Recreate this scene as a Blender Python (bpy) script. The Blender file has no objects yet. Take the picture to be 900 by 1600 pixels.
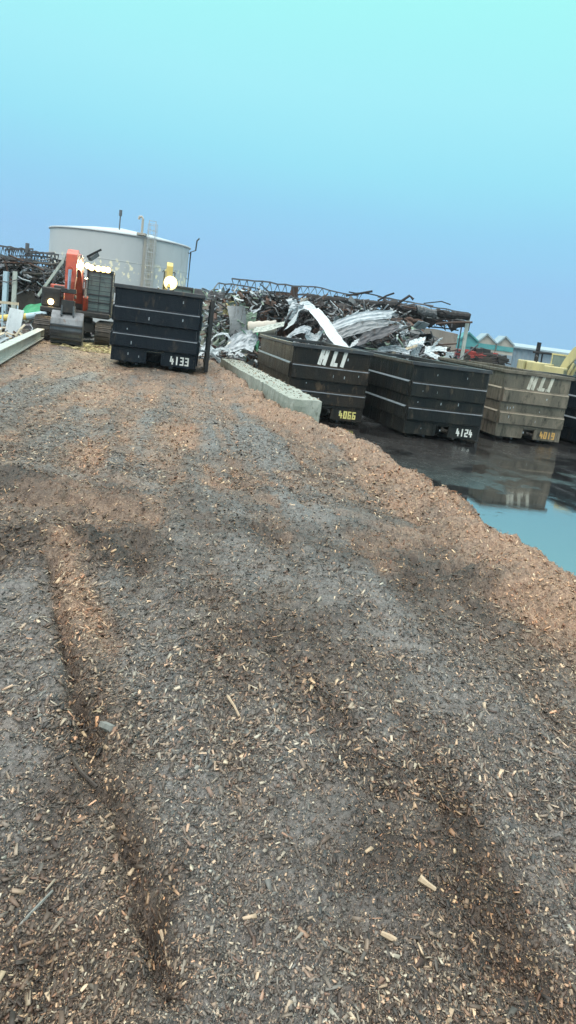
import bpy, math, random
import numpy as np
from mathutils import Vector, Matrix
R = math.radians
random.seed(7); np.random.seed(7)
scn = bpy.context.scene
col = scn.collection

# ------------------------------------------------------------------ camera
F, ROLL, PITCH, CAMH = 1256.0, R(7.6), R(13.2), 2.95
M = 1.10                      # height of the mulch bed above the paved yard
cd = bpy.data.cameras.new("camera"); cam = bpy.data.objects.new("camera", cd); col.objects.link(cam)
cd.sensor_fit = 'VERTICAL'; cd.sensor_height = 24.0; cd.lens = 24.0 * F / 1600.0
cd.clip_start = 0.05; cd.clip_end = 3000
cr, sr, cp, sp = math.cos(ROLL), math.sin(ROLL), math.cos(PITCH), math.sin(PITCH)
right = Vector((cr, sr * sp, sr * cp)) if False else Vector((cr, -0.0, 0.0))
Uv = Vector((0, sp, cp)); Fv = Vector((0, cp, -sp)); Xv = Vector((1, 0, 0))
cright = Xv * cr + Uv * sr; cup = -Xv * sr + Uv * cr
# image +x : u=cos r, v=-sin r -> world X*cos + Up*sin ; image up : u=-sin r, v=-cos r
cright = Xv * cr + Uv * sr
cup = Xv * (-sr) + Uv * cr
mat = Matrix((( cright.x, cup.x, -Fv.x, 0), (cright.y, cup.y, -Fv.y, 0), (cright.z, cup.z, -Fv.z, CAMH), (0, 0, 0, 1)))
cam.matrix_world = mat
scn.camera = cam

def ray(px, py):
    dx, dy = px - 450, py - 800
    u = dx * cr + dy * sr; v = -dx * sr + dy * cr
    return u, F * cp - v * sp, -F * sp - v * cp
def atz(px, py, z):
    a, b, c = ray(px, py); t = (z - CAMH) / c
    return Vector((a * t, b * t, z))
def aty(px, py, y):
    a, b, c = ray(px, py); t = y / b
    return Vector((a * t, y, CAMH + c * t))

# ------------------------------------------------------------------ mesh helpers
class MB:
    def __init__(s): s.v = []; s.f = []; s.st = []
    def add(s, vs, fs):
        s.st.append((len(s.v), len(s.f))); n = len(s.v); s.v += [tuple(x) for x in vs]; s.f += [tuple(i + n for i in f) for f in fs]; return s
    def box(s, c, d, rot=None):
        c = Vector(c); h = Vector(d) / 2; vs = []
        for z in (-1, 1):
            for y in (-1, 1):
                for x in (-1, 1):
                    p = Vector((x * h.x, y * h.y, z * h.z))
                    if rot is not None: p = rot @ p
                    vs.append(c + p)
        return s.add(vs, [(0, 2, 3, 1), (4, 5, 7, 6), (0, 1, 5, 4), (2, 6, 7, 3), (0, 4, 6, 2), (1, 3, 7, 5)])
    def beam(s, p0, p1, w, h, up=(0, 0, 1)):
        p0, p1 = Vector(p0), Vector(p1); d = (p1 - p0)
        L = d.length
        if L < 1e-6: return s
        y = d / L; up = Vector(up)
        x = y.cross(up)
        if x.length < 1e-3: x = y.cross(Vector((1, 0, 0)))
        x.normalize(); z = x.cross(y)
        rot = Matrix((x, y, z)).transposed()
        return s.box((p0 + p1) / 2, (w, L, h), rot)
    def tube(s, pts, r, n=8, cap=True):
        pts = [Vector(p) for p in pts]; rr = r if isinstance(r, (list, tuple)) else [r] * len(pts)
        rings = []; ref = Vector((0, 0, 1))
        vs = []; fs = []
        for i, p in enumerate(pts):
            a = pts[max(0, i - 1)]; b = pts[min(len(pts) - 1, i + 1)]
            t = (b - a).normalized()
            x = t.cross(ref)
            if x.length < .05: x = t.cross(Vector((1, 0, 0)))
            x.normalize(); y = x.cross(t)
            for k in range(n):
                q = 2 * math.pi * k / n
                vs.append(p + (x * math.cos(q) + y * math.sin(q)) * rr[i])
        for i in range(len(pts) - 1):
            for k in range(n):
                fs.append((i * n + k, i * n + (k + 1) % n, (i + 1) * n + (k + 1) % n, (i + 1) * n + k))
        if cap:
            fs.append(tuple(range(n))[::-1]); fs.append(tuple((len(pts) - 1) * n + k for k in range(n)))
        return s.add(vs, fs)
    def prism(s, prof, org, ux, uy, ext):
        org, ux, uy, ext = Vector(org), Vector(ux), Vector(uy), Vector(ext); n = len(prof)
        a = [org + ux * p[0] + uy * p[1] for p in prof]; b = [p + ext for p in a]
        fs = [tuple(range(n)), tuple(range(n, 2 * n))[::-1]]
        for i in range(n): fs.append((i, i + n, (i + 1) % n + n, (i + 1) % n))
        return s.add(a + b, fs)
    def grid(s, P):
        n, m = len(P), len(P[0]); vs = [p for r_ in P for p in r_]
        fs = [(i * m + j, i * m + j + 1, (i + 1) * m + j + 1, (i + 1) * m + j) for i in range(n - 1) for j in range(m - 1)]
        return s.add(vs, fs)
    def build(s, name, m, parent=None, smooth=False, bevel=0, solid=0, local=False):
        off = Vector((0, 0, 0))
        if parent is not None and not local:
            q = parent
            while q is not None: off = off + q.location; q = q.parent
        me = bpy.data.meshes.new(name)
        base = off
        if parent is None:          # origin at the base of the thing
            a = np.array(s.v); base = Vector(((a[:, 0].min() + a[:, 0].max()) / 2, (a[:, 1].min() + a[:, 1].max()) / 2, a[:, 2].min()))
        me.from_pydata([(v[0] - base[0], v[1] - base[1], v[2] - base[2]) for v in s.v] if not local else s.v, [], s.f)
        me.update()
        if smooth: me.polygons.foreach_set('use_smooth', [True] * len(me.polygons))
        o = bpy.data.objects.new(name, me); col.objects.link(o)
        if m is not None: me.materials.append(m)
        if parent is not None: o.parent = parent
        else: o.location = base
        if solid:
            md = o.modifiers.new('s', 'SOLIDIFY'); md.thickness = solid; md.offset = 0
        if bevel:
            md = o.modifiers.new('b', 'BEVEL'); md.width = bevel; md.segments = 2; md.limit_method = 'ANGLE'
        return o

def each(mb, name, m, parent, **k):
    st = mb.st + [(len(mb.v), len(mb.f))]; o = None
    for (v0, f0), (v1, f1) in zip(st[:-1], st[1:]):
        q = MB(); q.v = mb.v[v0:v1]; q.f = [tuple(i - v0 for i in f) for f in mb.f[f0:f1]]; o = q.build(name, m, parent, **k)
    return o
def tag(o, label=None, cat=None, group=None, kind=None):
    if label: o['label'] = label
    if cat: o['category'] = cat
    if group: o['group'] = group
    if kind: o['kind'] = kind
    return o
def empty(name, loc, label, cat, rz=0, group=None):
    o = bpy.data.objects.new(name, None); col.objects.link(o); o.location = loc; o.rotation_euler = (0, 0, rz)
    o.empty_display_size = .3
    return tag(o, label, cat, group)

# ------------------------------------------------------------------ materials
def newmat(name):
    m = bpy.data.materials.new(name); m.use_nodes = True
    return m, m.node_tree.nodes, m.node_tree.links, m.node_tree.nodes['Principled BSDF']
def N(nodes, typ, **kw):
    n = nodes.new(typ)
    for k, v in kw.items():
        if k in n.inputs: n.inputs[k].default_value = v
        else: setattr(n, k, v)
    return n
def ramp(nodes, stops, interp='LINEAR'):
    n = nodes.new('ShaderNodeValToRGB'); cr_ = n.color_ramp; cr_.interpolation = interp
    while len(cr_.elements) < len(stops): cr_.elements.new(.5)
    for e, (p, c) in zip(cr_.elements, stops): e.position = p; e.color = (*c, 1) if len(c) == 3 else c
    return n
def paint(name, base, stain, stain2=None, scale=2.0, amount=.5, rough=(.3, .6), metal=0., bump=.15, fine=30., streak=True, coat=0., spec=.5):
    """worn painted / weathered surface: base colour, two stain colours, vertical run marks, roughness and dent variation"""
    m, ns, ln, b = newmat(name)
    tc = N(ns, 'ShaderNodeTexCoord'); mp = N(ns, 'ShaderNodeMapping'); ln.new(tc.outputs['Object'], mp.inputs[0])
    mp.inputs['Scale'].default_value = (1, 1, .35 if streak else 1)
    oi = N(ns, 'ShaderNodeObjectInfo'); ad = N(ns, 'ShaderNodeVectorMath', operation='ADD'); sc_ = N(ns, 'ShaderNodeVectorMath', operation='SCALE')
    cx = N(ns, 'ShaderNodeCombineXYZ')
    for i in range(3): ln.new(oi.outputs['Random'], cx.inputs[i])
    ln.new(cx.outputs[0], sc_.inputs[0]); sc_.inputs['Scale'].default_value = 37.
    ln.new(mp.outputs[0], ad.inputs[0]); ln.new(sc_.outputs[0], ad.inputs[1])
    n1 = N(ns, 'ShaderNodeTexNoise', Scale=scale, Detail=8., Roughness=.65); ln.new(ad.outputs[0], n1.inputs[0])
    n2 = N(ns, 'ShaderNodeTexNoise', Scale=scale * 3.1, Detail=10., Roughness=.7); ln.new(ad.outputs[0], n2.inputs[0])
    n3 = N(ns, 'ShaderNodeTexNoise', Scale=fine, Detail=6., Roughness=.6); ln.new(tc.outputs['Object'], n3.inputs[0])
    r1 = ramp(ns, [(.5 - amount * .22, (0, 0, 0)), (.5 + .22 - amount * .1, (1, 1, 1))]); ln.new(n1.outputs[0], r1.inputs[0])
    m1 = N(ns, 'ShaderNodeMixRGB'); m1.inputs[1].default_value = (*base, 1); m1.inputs[2].default_value = (*stain, 1); ln.new(r1.outputs[0], m1.inputs[0])
    r2 = ramp(ns, [(.60 - amount * .06, (0, 0, 0)), (.68, (1, 1, 1))]); ln.new(n2.outputs[0], r2.inputs[0])
    m2 = N(ns, 'ShaderNodeMixRGB'); m2.inputs[2].default_value = (*(stain2 or stain), 1); ln.new(m1.outputs[0], m2.inputs[1]); ln.new(r2.outputs[0], m2.inputs[0])
    ln.new(m2.outputs[0], b.inputs['Base Color'])
    rr = N(ns, 'ShaderNodeMapRange'); rr.inputs['To Min'].default_value = rough[0]; rr.inputs['To Max'].default_value = rough[1]
    rr.inputs['From Min'].default_value = .3; rr.inputs['From Max'].default_value = .7
    ln.new(n2.outputs[0], rr.inputs[0]); ln.new(rr.outputs[0], b.inputs['Roughness'])
    b.inputs['Metallic'].default_value = metal; b.inputs['Specular IOR Level'].default_value = spec
    if coat: b.inputs['Coat Weight'].default_value = coat
    if bump:
        mx = N(ns, 'ShaderNodeMath', operation='ADD'); ln.new(n3.outputs[0], mx.inputs[0])
        ms = N(ns, 'ShaderNodeMath', operation='MULTIPLY'); ms.inputs[1].default_value = 4.; ln.new(n1.outputs[0], ms.inputs[0]); ln.new(ms.outputs[0], mx.inputs[1])
        bp = N(ns, 'ShaderNodeBump', Strength=bump, Distance=.03); ln.new(mx.outputs[0], bp.inputs['Height']); ln.new(bp.outputs[0], b.inputs['Normal'])
    return m
def flat(name, c, rough=.5, metal=0.): 
    return paint(name, c, tuple(x * .7 for x in c), tuple(x * .55 for x in c), rough=(rough * .8, min(1, rough * 1.2)), metal=metal, amount=.4, bump=.1)
def emit(name, c, st):
    m, ns, ln, b = newmat(name); b.inputs['Base Color'].default_value = (*c, 1)
    b.inputs['Emission Color'].default_value = (*c, 1); b.inputs['Emission Strength'].default_value = st; return m

MT = {}
MT['black'] = paint('black_paint', (.004, .008, .014), (.009, .014, .021), (.045, .038, .032), scale=1.6, amount=.5, rough=(.25, .5), bump=.5, spec=.2)
MT['blackbrown'] = paint('black_brown_paint', (.007, .008, .009), (.026, .021, .016), (.085, .06, .04), scale=1.4, amount=.7, rough=(.3, .6), bump=.5, spec=.2)
MT['greenblack'] = paint('green_black_paint', (.006, .008, .010), (.020, .020, .017), (.065, .052, .038), scale=1.6, amount=.6, rough=(.3, .55), bump=.5, spec=.2)
MT['taupe'] = paint('weathered_taupe', (.21, .178, .135), (.085, .078, .06), (.016, .018, .013), scale=2.1, amount=1.35, rough=(.4, .75), bump=.4)
MT['rail'] = paint('rail_steel', (.06, .065, .07), (.03, .033, .038), (.10, .08, .06), rough=(.25, .5), metal=.3)
MT['white_letter'] = paint('white_lettering', (.72, .74, .73), (.5, .52, .5), (.10, .10, .10), scale=6, amount=.9, rough=(.5, .7), bump=0)
MT['worn_letter'] = paint('worn_white_lettering', (.55, .55, .48), (.3, .29, .24), (.15, .13, .1), scale=7, amount=.6, rough=(.5, .7), bump=0)
MT['yellow_letter'] = paint('yellow_lettering', (.62, .58, .2), (.45, .42, .15), (.1, .1, .05), scale=7, amount=.3, rough=(.5, .7), bump=0)
MT['orange_letter'] = paint('orange_lettering', (.62, .36, .1), (.4, .25, .08), (.15, .11, .06), scale=9, amount=.5, rough=(.5, .7), bump=0)
MT['concrete'] = paint('block_concrete', (.30, .33, .30), (.20, .23, .20), (.13, .15, .12), scale=3, amount=.6, rough=(.6, .85), bump=.4)
MT['old_concrete'] = paint('old_concrete', (.33, .30, .27), (.22, .19, .17), (.1, .085, .075), scale=1.2, amount=.7, rough=(.7, .9), bump=.4)
MT['rust'] = paint('rusty_steel', (.085, .045, .032), (.045, .028, .022), (.16, .07, .04), scale=1.5, amount=.7, rough=(.6, .85), bump=.3)
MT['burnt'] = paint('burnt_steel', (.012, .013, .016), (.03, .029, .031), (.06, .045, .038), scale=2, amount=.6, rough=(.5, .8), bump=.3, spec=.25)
MT['truss'] = paint('grey_truss_steel', (.06, .065, .075), (.10, .105, .12), (.08, .05, .04), scale=2, amount=.6, rough=(.45, .7), bump=.1)
MT['galv'] = paint('pale_sheet_metal', (.40, .46, .50), (.26, .30, .34), (.13, .14, .15), scale=2.5, amount=.8, rough=(.35, .6), metal=.2, bump=.2)
MT['white_sheet'] = paint('white_sheet', (.50, .57, .61), (.38, .44, .48), (.22, .24, .25), scale=2.2, amount=.4, rough=(.35, .6), bump=.2)
MT['dark_sheet'] = paint('dark_sheet', (.07, .08, .09), (.13, .14, .15), (.04, .04, .04), scale=2.2, amount=.6, rough=(.4, .65), metal=.3, bump=.2)
MT['mud'] = paint('brown_mud', (.075, .065, .055), (.05, .045, .04), (.11, .09, .07), scale=1.5, amount=.7, rough=(.6, .9), bump=.6, streak=False)
MT['tank'] = paint('tank_plate', (.42, .455, .48), (.38, .41, .435), (.33, .36, .38), scale=.5, amount=.5, rough=(.4, .6), bump=.05)
MT['tank_roof'] = paint('tank_roof', (.42, .50, .54), (.38, .45, .49), (.3, .36, .38), scale=.8, amount=.4, rough=(.4, .6), bump=.05)
MT['orange'] = paint('orange_excavator_paint', (.55, .085, .04), (.36, .06, .035), (.09, .035, .03), scale=2.2, amount=.6, rough=(.25, .5), bump=.08, coat=.2)
MT['yellow'] = paint('yellow_excavator_paint', (.58, .44, .12), (.46, .36, .11), (.22, .17, .08), scale=1.4, amount=.5, rough=(.35, .6), bump=.08)
MT['khaki'] = paint('khaki_excavator_paint', (.52, .47, .24), (.40, .37, .2), (.22, .2, .13), scale=1.4, amount=.5, rough=(.45, .7), bump=.08)
MT['bucket'] = paint('worn_bucket_steel', (.17, .19, .21), (.07, .08, .09), (.14, .1, .08), scale=2.4, amount=.6, rough=(.25, .5), metal=.5)
MT['track'] = paint('track_steel', (.035, .035, .035), (.07, .06, .05), (.13, .10, .07), scale=5, amount=.7, rough=(.45, .75), metal=.3)
MT['darkpart'] = paint('dark_machine_parts', (.018, .018, .02), (.035, .033, .032), (.06, .05, .04), scale=3, amount=.5, rough=(.35, .6))
MT['chrome'] = paint('cylinder_rod', (.62, .66, .72), (.5, .54, .6), (.4, .42, .46), scale=3, amount=.2, rough=(.12, .25), metal=.8, bump=0)
MT['cabglass'] = paint('cab_glass', (.15, .20, .19), (.22, .27, .25), (.08, .10, .10), scale=1.5, amount=.4, rough=(.06, .16), bump=.02)
MT['lamp'] = emit('work_lamp_glow', (1., .86, .48), 60.)
MT['glow_disc'] = emit('lamp_glow_disc', (1., .80, .36), 1.7)  # self-lit, imitates the warm glow around the lamp core
MT['lampwarm'] = emit('head_lamp_glow', (1., .68, .28), 14.)
MT['wall_blue'] = paint('blue_grey_cladding', (.20, .27, .33), (.17, .23, .29), (.13, .18, .23), scale=.6, amount=.5, rough=(.5, .7), bump=.05)
MT['pale_roof'] = paint('pale_roof_sheet', (.27, .36, .41), (.24, .32, .37), (.2, .27, .31), scale=.8, amount=.4, rough=(.5, .7), bump=.05)
MT['truss2'] = paint('grey_cladding', (.20, .22, .24), (.26, .28, .30), (.12, .12, .12), scale=2, amount=.6, rough=(.6, .8), bump=.1)
MT['edge'] = paint('sky_glint_steel', (.17, .20, .235), (.11, .13, .15), (.05, .05, .055), scale=3, amount=.6, rough=(.3, .5), bump=.1)  # paler steel tone imitates skylight caught on the ledges
MT['taupe_edge'] = paint('sky_glint_taupe', (.30, .26, .20), (.2, .175, .135), (.08, .07, .055), scale=3, amount=.6, rough=(.4, .6), bump=.1)  # same painted ledge light for the taupe container
MT['teal'] = paint('teal_cladding', (.07, .27, .29), (.055, .22, .24), (.04, .15, .17), scale=.8, amount=.4, rough=(.45, .65), bump=.05)
MT['tan'] = paint('tan_roof', (.40, .38, .34), (.33, .32, .29), (.25, .24, .22), scale=.8, amount=.4, rough=(.5, .7), bump=.05)
MT['red'] = paint('red_paint', (.42, .045, .04), (.30, .035, .03), (.10, .03, .025), scale=1.5, amount=.4, rough=(.35, .6), bump=.1)
MT['green'] = paint('green_plastic', (.04, .28, .14), (.03, .2, .1), (.08, .16, .1), scale=2, amount=.5, rough=(.4, .6), bump=.2)
MT['greenpaint'] = paint('faded_green_wall', (.22, .36, .27), (.30, .33, .29), (.12, .16, .13), scale=2, amount=.6, rough=(.6, .8), bump=.1)
MT['yellowpipe'] = paint('yellow_pipe', (.62, .48, .13), (.5, .4, .12), (.3, .24, .1), scale=2, amount=.3, rough=(.4, .6), bump=.1)
MT['bluepipe'] = paint('pale_blue_pipe', (.42, .58, .68), (.34, .48, .58), (.2, .26, .3), scale=2, amount=.3, rough=(.4, .6), bump=.1)
MT['insul'] = paint('yellow_insulation', (.55, .50, .26), (.38, .34, .2), (.2, .18, .12), scale=5, amount=.6, rough=(.9, 1.), bump=.6, streak=False)
MT['beamtan'] = paint('tan_painted_steel', (.52, .46, .34), (.4, .36, .28), (.2, .17, .13), scale=3, amount=.4, rough=(.4, .6), bump=.1)
MT['palebeam'] = paint('pale_green_grey_steel', (.42, .47, .44), (.30, .34, .32), (.16, .17, .16), scale=2.5, amount=.5, rough=(.4, .6), bump=.1)

# ---- lamp glints on the tank, painted into its colour: patchy yellow-white band
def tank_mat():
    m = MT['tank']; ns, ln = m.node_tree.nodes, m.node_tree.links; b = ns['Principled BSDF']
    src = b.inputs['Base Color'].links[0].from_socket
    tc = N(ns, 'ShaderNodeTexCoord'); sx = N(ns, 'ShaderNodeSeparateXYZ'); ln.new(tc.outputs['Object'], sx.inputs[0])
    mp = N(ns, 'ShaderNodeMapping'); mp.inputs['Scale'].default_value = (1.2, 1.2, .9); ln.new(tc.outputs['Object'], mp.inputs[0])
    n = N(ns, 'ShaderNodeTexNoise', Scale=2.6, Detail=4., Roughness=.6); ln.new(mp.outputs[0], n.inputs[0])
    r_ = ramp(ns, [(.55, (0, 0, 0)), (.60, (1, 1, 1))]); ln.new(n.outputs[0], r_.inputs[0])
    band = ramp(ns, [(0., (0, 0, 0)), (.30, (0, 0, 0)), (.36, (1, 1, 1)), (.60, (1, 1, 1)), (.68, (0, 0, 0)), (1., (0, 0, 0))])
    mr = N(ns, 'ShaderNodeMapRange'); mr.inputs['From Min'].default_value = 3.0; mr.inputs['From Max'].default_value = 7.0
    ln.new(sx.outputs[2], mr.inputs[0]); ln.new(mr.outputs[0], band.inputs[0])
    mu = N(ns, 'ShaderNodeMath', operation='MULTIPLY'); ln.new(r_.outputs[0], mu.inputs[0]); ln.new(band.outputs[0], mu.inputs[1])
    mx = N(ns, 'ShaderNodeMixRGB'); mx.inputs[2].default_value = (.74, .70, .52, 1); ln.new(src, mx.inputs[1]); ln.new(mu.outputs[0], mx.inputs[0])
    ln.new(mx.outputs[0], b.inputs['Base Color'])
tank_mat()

# ------------------------------------------------------------------ world & sun
w = bpy.data.worlds.new("World"); scn.world = w; w.use_nodes = True
wn, wl = w.node_tree.nodes, w.node_tree.links; bg = wn['Background']
sky = wn.new('ShaderNodeTexSky'); sky.sky_type = 'NISHITA'; sky.sun_disc = False
sky.sun_elevation = R(38); sky.sun_rotation = R(205); sky.dust_density = 4; sky.air_density = 1.5
tcw = wn.new('ShaderNodeTexCoord'); sxw = wn.new('ShaderNodeSeparateXYZ'); wl.new(tcw.outputs['Generated'], sxw.inputs[0])
# overcast dusk cloud: deeper blue low down, pale cyan higher up
cl = wn.new('ShaderNodeTexNoise'); cl.inputs['Scale'].default_value = 1.6; cl.inputs['Detail'].default_value = 5
mpw = wn.new('ShaderNodeMapping'); mpw.inputs['Scale'].default_value = (1, 1, 2.5); wl.new(tcw.outputs['Generated'], mpw.inputs[0]); wl.new(mpw.outputs[0], cl.inputs[0])
ma = wn.new('ShaderNodeMath'); ma.operation = 'MULTIPLY_ADD'; ma.inputs[1].default_value = .06; wl.new(cl.outputs[0], ma.inputs[0])
sb = wn.new('ShaderNodeMath'); sb.operation = 'SUBTRACT'; sb.inputs[1].default_value = .03; wl.new(sxw.outputs[2], sb.inputs[0]); wl.new(sb.outputs[0], ma.inputs[2])
SKY = [(0., (.31, .58, .84)), (.07, (.30, .58, .88)), (.13, (.30, .65, .90)), (.19, (.32, .76, .92)), (.26, (.37, .85, .94)), (.35, (.38, .94, .92)), (.45, (.44, .97, .94)), (.62, (1.7, 1.85, 1.8)), (1., (4.0, 4.0, 3.8))]
rw = wn.new('ShaderNodeValToRGB'); e = rw.color_ramp
while len(e.elements) < len(SKY): e.elements.new(.5)
for el, (p_, c_) in zip(e.elements, SKY): el.position = p_; el.color = (*c_, 1)
wl.new(ma.outputs[0], rw.inputs[0])
sm = wn.new('ShaderNodeMixRGB'); sm.blend_type = 'ADD'; sm.inputs[0].default_value = 1.
sk = wn.new('ShaderNodeMixRGB'); sk.blend_type = 'MULTIPLY'; sk.inputs[0].default_value = 1.; sk.inputs[2].default_value = (.004, .004, .004, 1)
wl.new(sky.outputs[0], sk.inputs[1]); wl.new(rw.outputs[0], sm.inputs[1]); wl.new(sk.outputs[0], sm.inputs[2])
wl.new(sm.outputs[0], bg.inputs[0]); bg.inputs[1].default_value = 1.0
sd = bpy.data.lights.new("sun", 'SUN'); so = bpy.data.objects.new("sun", sd); col.objects.link(so)
sd.energy = 1.5; sd.angle = R(40); sd.color = (1., .82, .72)
so.rotation_euler = (R(50), 0, R(-25))
scn.view_settings.view_transform = 'Standard'; scn.view_settings.look = 'None'; scn.view_settings.exposure = 0; scn.view_settings.gamma = 1

# ------------------------------------------------------------------ noise for the terrain
_T = np.random.RandomState(3).rand(256, 256)
def vnoise(x, y, s, o=0):
    x = x * s + 17.3 * o + 1000; y = y * s + 9.1 * o + 1000
    xi = np.floor(x).astype(int); yi = np.floor(y).astype(int); fx = x - xi; fy = y - yi
    fx = fx * fx * (3 - 2 * fx); fy = fy * fy * (3 - 2 * fy)
    g = lambda a, b: _T[a % 256, b % 256]
    return (g(xi, yi) * (1 - fx) + g(xi + 1, yi) * fx) * (1 - fy) + (g(xi, yi + 1) * (1 - fx) + g(xi + 1, yi + 1) * fx) * fy - .5
EDGE = np.array([(6.5, -12), (4.6, -3), (3.2, 1.5), (2.75, 3.6), (2.50, 5.2), (2.36, 6.2), (2.34, 7.0), (2.24, 7.9), (2.08, 8.8), (1.98, 9.8), (1.66, 11.0), (1.42, 12.6), (1.05, 13.9), (.62, 14.9), (.36, 15.9), (-.05, 16.5), (-.45, 17.0),
                 (-.75, 18.2), (-3.3, 29.3), (-4.6, 36), (-6, 60), (-9, 90)])
def edge_dist(x, y):
    """signed distance to the bed's edge, positive on the mulch"""
    best = np.full(x.shape, 1e9); sg = np.ones(x.shape)
    for (ax, ay), (bx, by) in zip(EDGE[:-1], EDGE[1:]):
        dx, dy = bx - ax, by - ay; L2 = dx * dx + dy * dy
        t = np.clip(((x - ax) * dx + (y - ay) * dy) / L2, 0, 1)
        d = np.hypot(x - ax - t * dx, y - ay - t * dy)
        s = np.sign(dx * (y - ay) - dy * (x - ax)); s[s == 0] = 1
        m_ = d < best - 1e-9; best = np.where(m_, d, best); sg = np.where(m_, s, sg)
    return best * sg
def line_d(x, y, pts):
    best = np.full(x.shape, 1e9)
    for a, b in zip(pts[:-1], pts[1:]):
        dx, dy = b[0] - a[0], b[1] - a[1]; t = np.clip(((x - a[0]) * dx + (y - a[1]) * dy) / (dx * dx + dy * dy), 0, 1)
        best = np.minimum(best, np.hypot(x - a[0] - t * dx, y - a[1] - t * dy))
    return best
P = lambda *l: [tuple(atz(a, b, M)[:2]) for a, b in l]
RUT1 = P((82, 890), (95, 960), (120, 1080), (160, 1200), (215, 1350), (262, 1560))
RUT2 = P((395, 960), (470, 1050), (590, 1230), (720, 1420), (840, 1580))
ORG1 = P((95, 850), (120, 930), (160, 1010))
LANES = [P((150, 575), (135, 660), (128, 780)), P((212, 590), (222, 690), (235, 790)), P((330, 590), (385, 680), (470, 800), (640, 1000), (900, 1400)),
         P((300, 600), (320, 700), (400, 900)), P((20, 900), (30, 1100), (60, 1400)), P((180, 900), (260, 1150), (420, 1580))]
def stripes(x, y):
    """long streaks left by wheels along the haul path toward container 4133"""
    c_, s_ = math.cos(.17), math.sin(.17); per = x * c_ + y * s_ + .25 * vnoise(x, y, .15, 61); al = -x * s_ + y * c_
    return vnoise(per * 3.4, al * .30, 1., 62) + .6 * vnoise(per * 8.5, al * .7, 1., 63)
def blob(x, y, px, py, rx, ry):
    c = atz(px, py, M); return np.exp(-(((x - c.x) / rx) ** 2 + ((y - c.y) / ry) ** 2))
def zones(x, y):
    ed = edge_dist(x, y) + .35 * vnoise(x, y, 1.3, 2) + .2 * vnoise(x, y, 4, 3)
    wob = vnoise(x, y, 2.1, 5) + .6 * vnoise(x, y, 6, 6)
    wid = np.clip(.26 + .055 * y, .3, 1.1)
    org = np.clip(1.15 - np.abs(ed - .15) / wid, 0, 1)
    org = np.maximum(org, .6 * blob(x, y, 175, 690, .35, 2.6)); org = np.maximum(org, .62 * blob(x, y, 290, 670, .7, 3.0)); org = np.maximum(org, .5 * blob(x, y, 40, 580, 1.6, 4.5))
    org = np.maximum(org, .6 * blob(x, y, 245, 620, 2., 3.5)); org = np.maximum(org, .6 * blob(x, y, 130, 545, 3.5, 4.)); org = np.maximum(org, .65 * np.exp(-(line_d(x, y, ORG1) / .10) ** 2))
    org = np.maximum(org, .12 * blob(x, y, 20, 800, .7, .8)); org = np.maximum(org, .5 * blob(x, y, 400, 600, 1.6, 5))
    stf = stripes(x, y); org = org + np.clip((y - 6) / 4, 0, 1) * (.16 + 1.5 * stf) * .55 * (x < 1.5)
    org = np.clip(org + .55 * wob * (org > .03) + .12 * np.clip(wob, 0, 1), 0, 1)
    dark = 1.15 * blob(x, y, 60, 770, 1.2, .7); dark = np.maximum(dark, 1.05 * blob(x, y, 90, 850, .8, .6)); dark = np.maximum(dark, .6 * blob(x, y, 500, 850, 1.4, .7))
    dark = np.maximum(dark, .7 * blob(x, y, 450, 990, .5, .6)); dark = np.maximum(dark, .6 * np.exp(-(line_d(x, y, RUT2) / .14) ** 2)); dark = np.maximum(dark, .7 * blob(x, y, 640, 1330, .35, .4)); dark = np.maximum(dark, (.55 + 1.2 * vnoise(x, y, 4, 82)) * np.exp(-(line_d(x, y, RUT1) / .05) ** 2)); dark = np.maximum(dark, 1.1 * blob(x, y, 245, 1450, .05, .22))
    dark = np.clip(dark + .5 * vnoise(x, y, 3, 8) * (dark > .05) + .25 * np.clip(vnoise(x, y, .9, 9), 0, 1), 0, 1)
    gl = np.zeros(x.shape)
    for L_ in LANES:
        ww = .22 if L_ is not LANES[2] else .55
        gl = np.maximum(gl, np.exp(-(line_d(x, y, L_) / ww) ** 2))
    gl = np.maximum(gl, .8 * blob(x, y, 760, 1250, 1.2, 1.2)); gl = np.maximum(gl, .7 * blob(x, y, 10, 960, .5, .8))
    grey = np.clip(gl + .5 * vnoise(x, y, 2.4, 11), 0, 1) * (1 - np.clip(org, 0, 1) * .8)
    st = stripes(x, y)
    dark = np.clip(dark + .75 * np.clip(st - .08, 0, 1) * 2.2 + .5 * np.clip(vnoise(x, y, 5.5, 51), 0, 1) + .35 * np.clip(vnoise(x, y, 17, 52), 0, 1), 0, 1) * (1 - .55 * np.clip(org, 0, 1))
    grey = np.clip(grey + 1.4 * np.clip(-st - .05, 0, 1), 0, 1) * (1 - .7 * np.clip(org, 0, 1))
    return org, dark, grey
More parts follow.
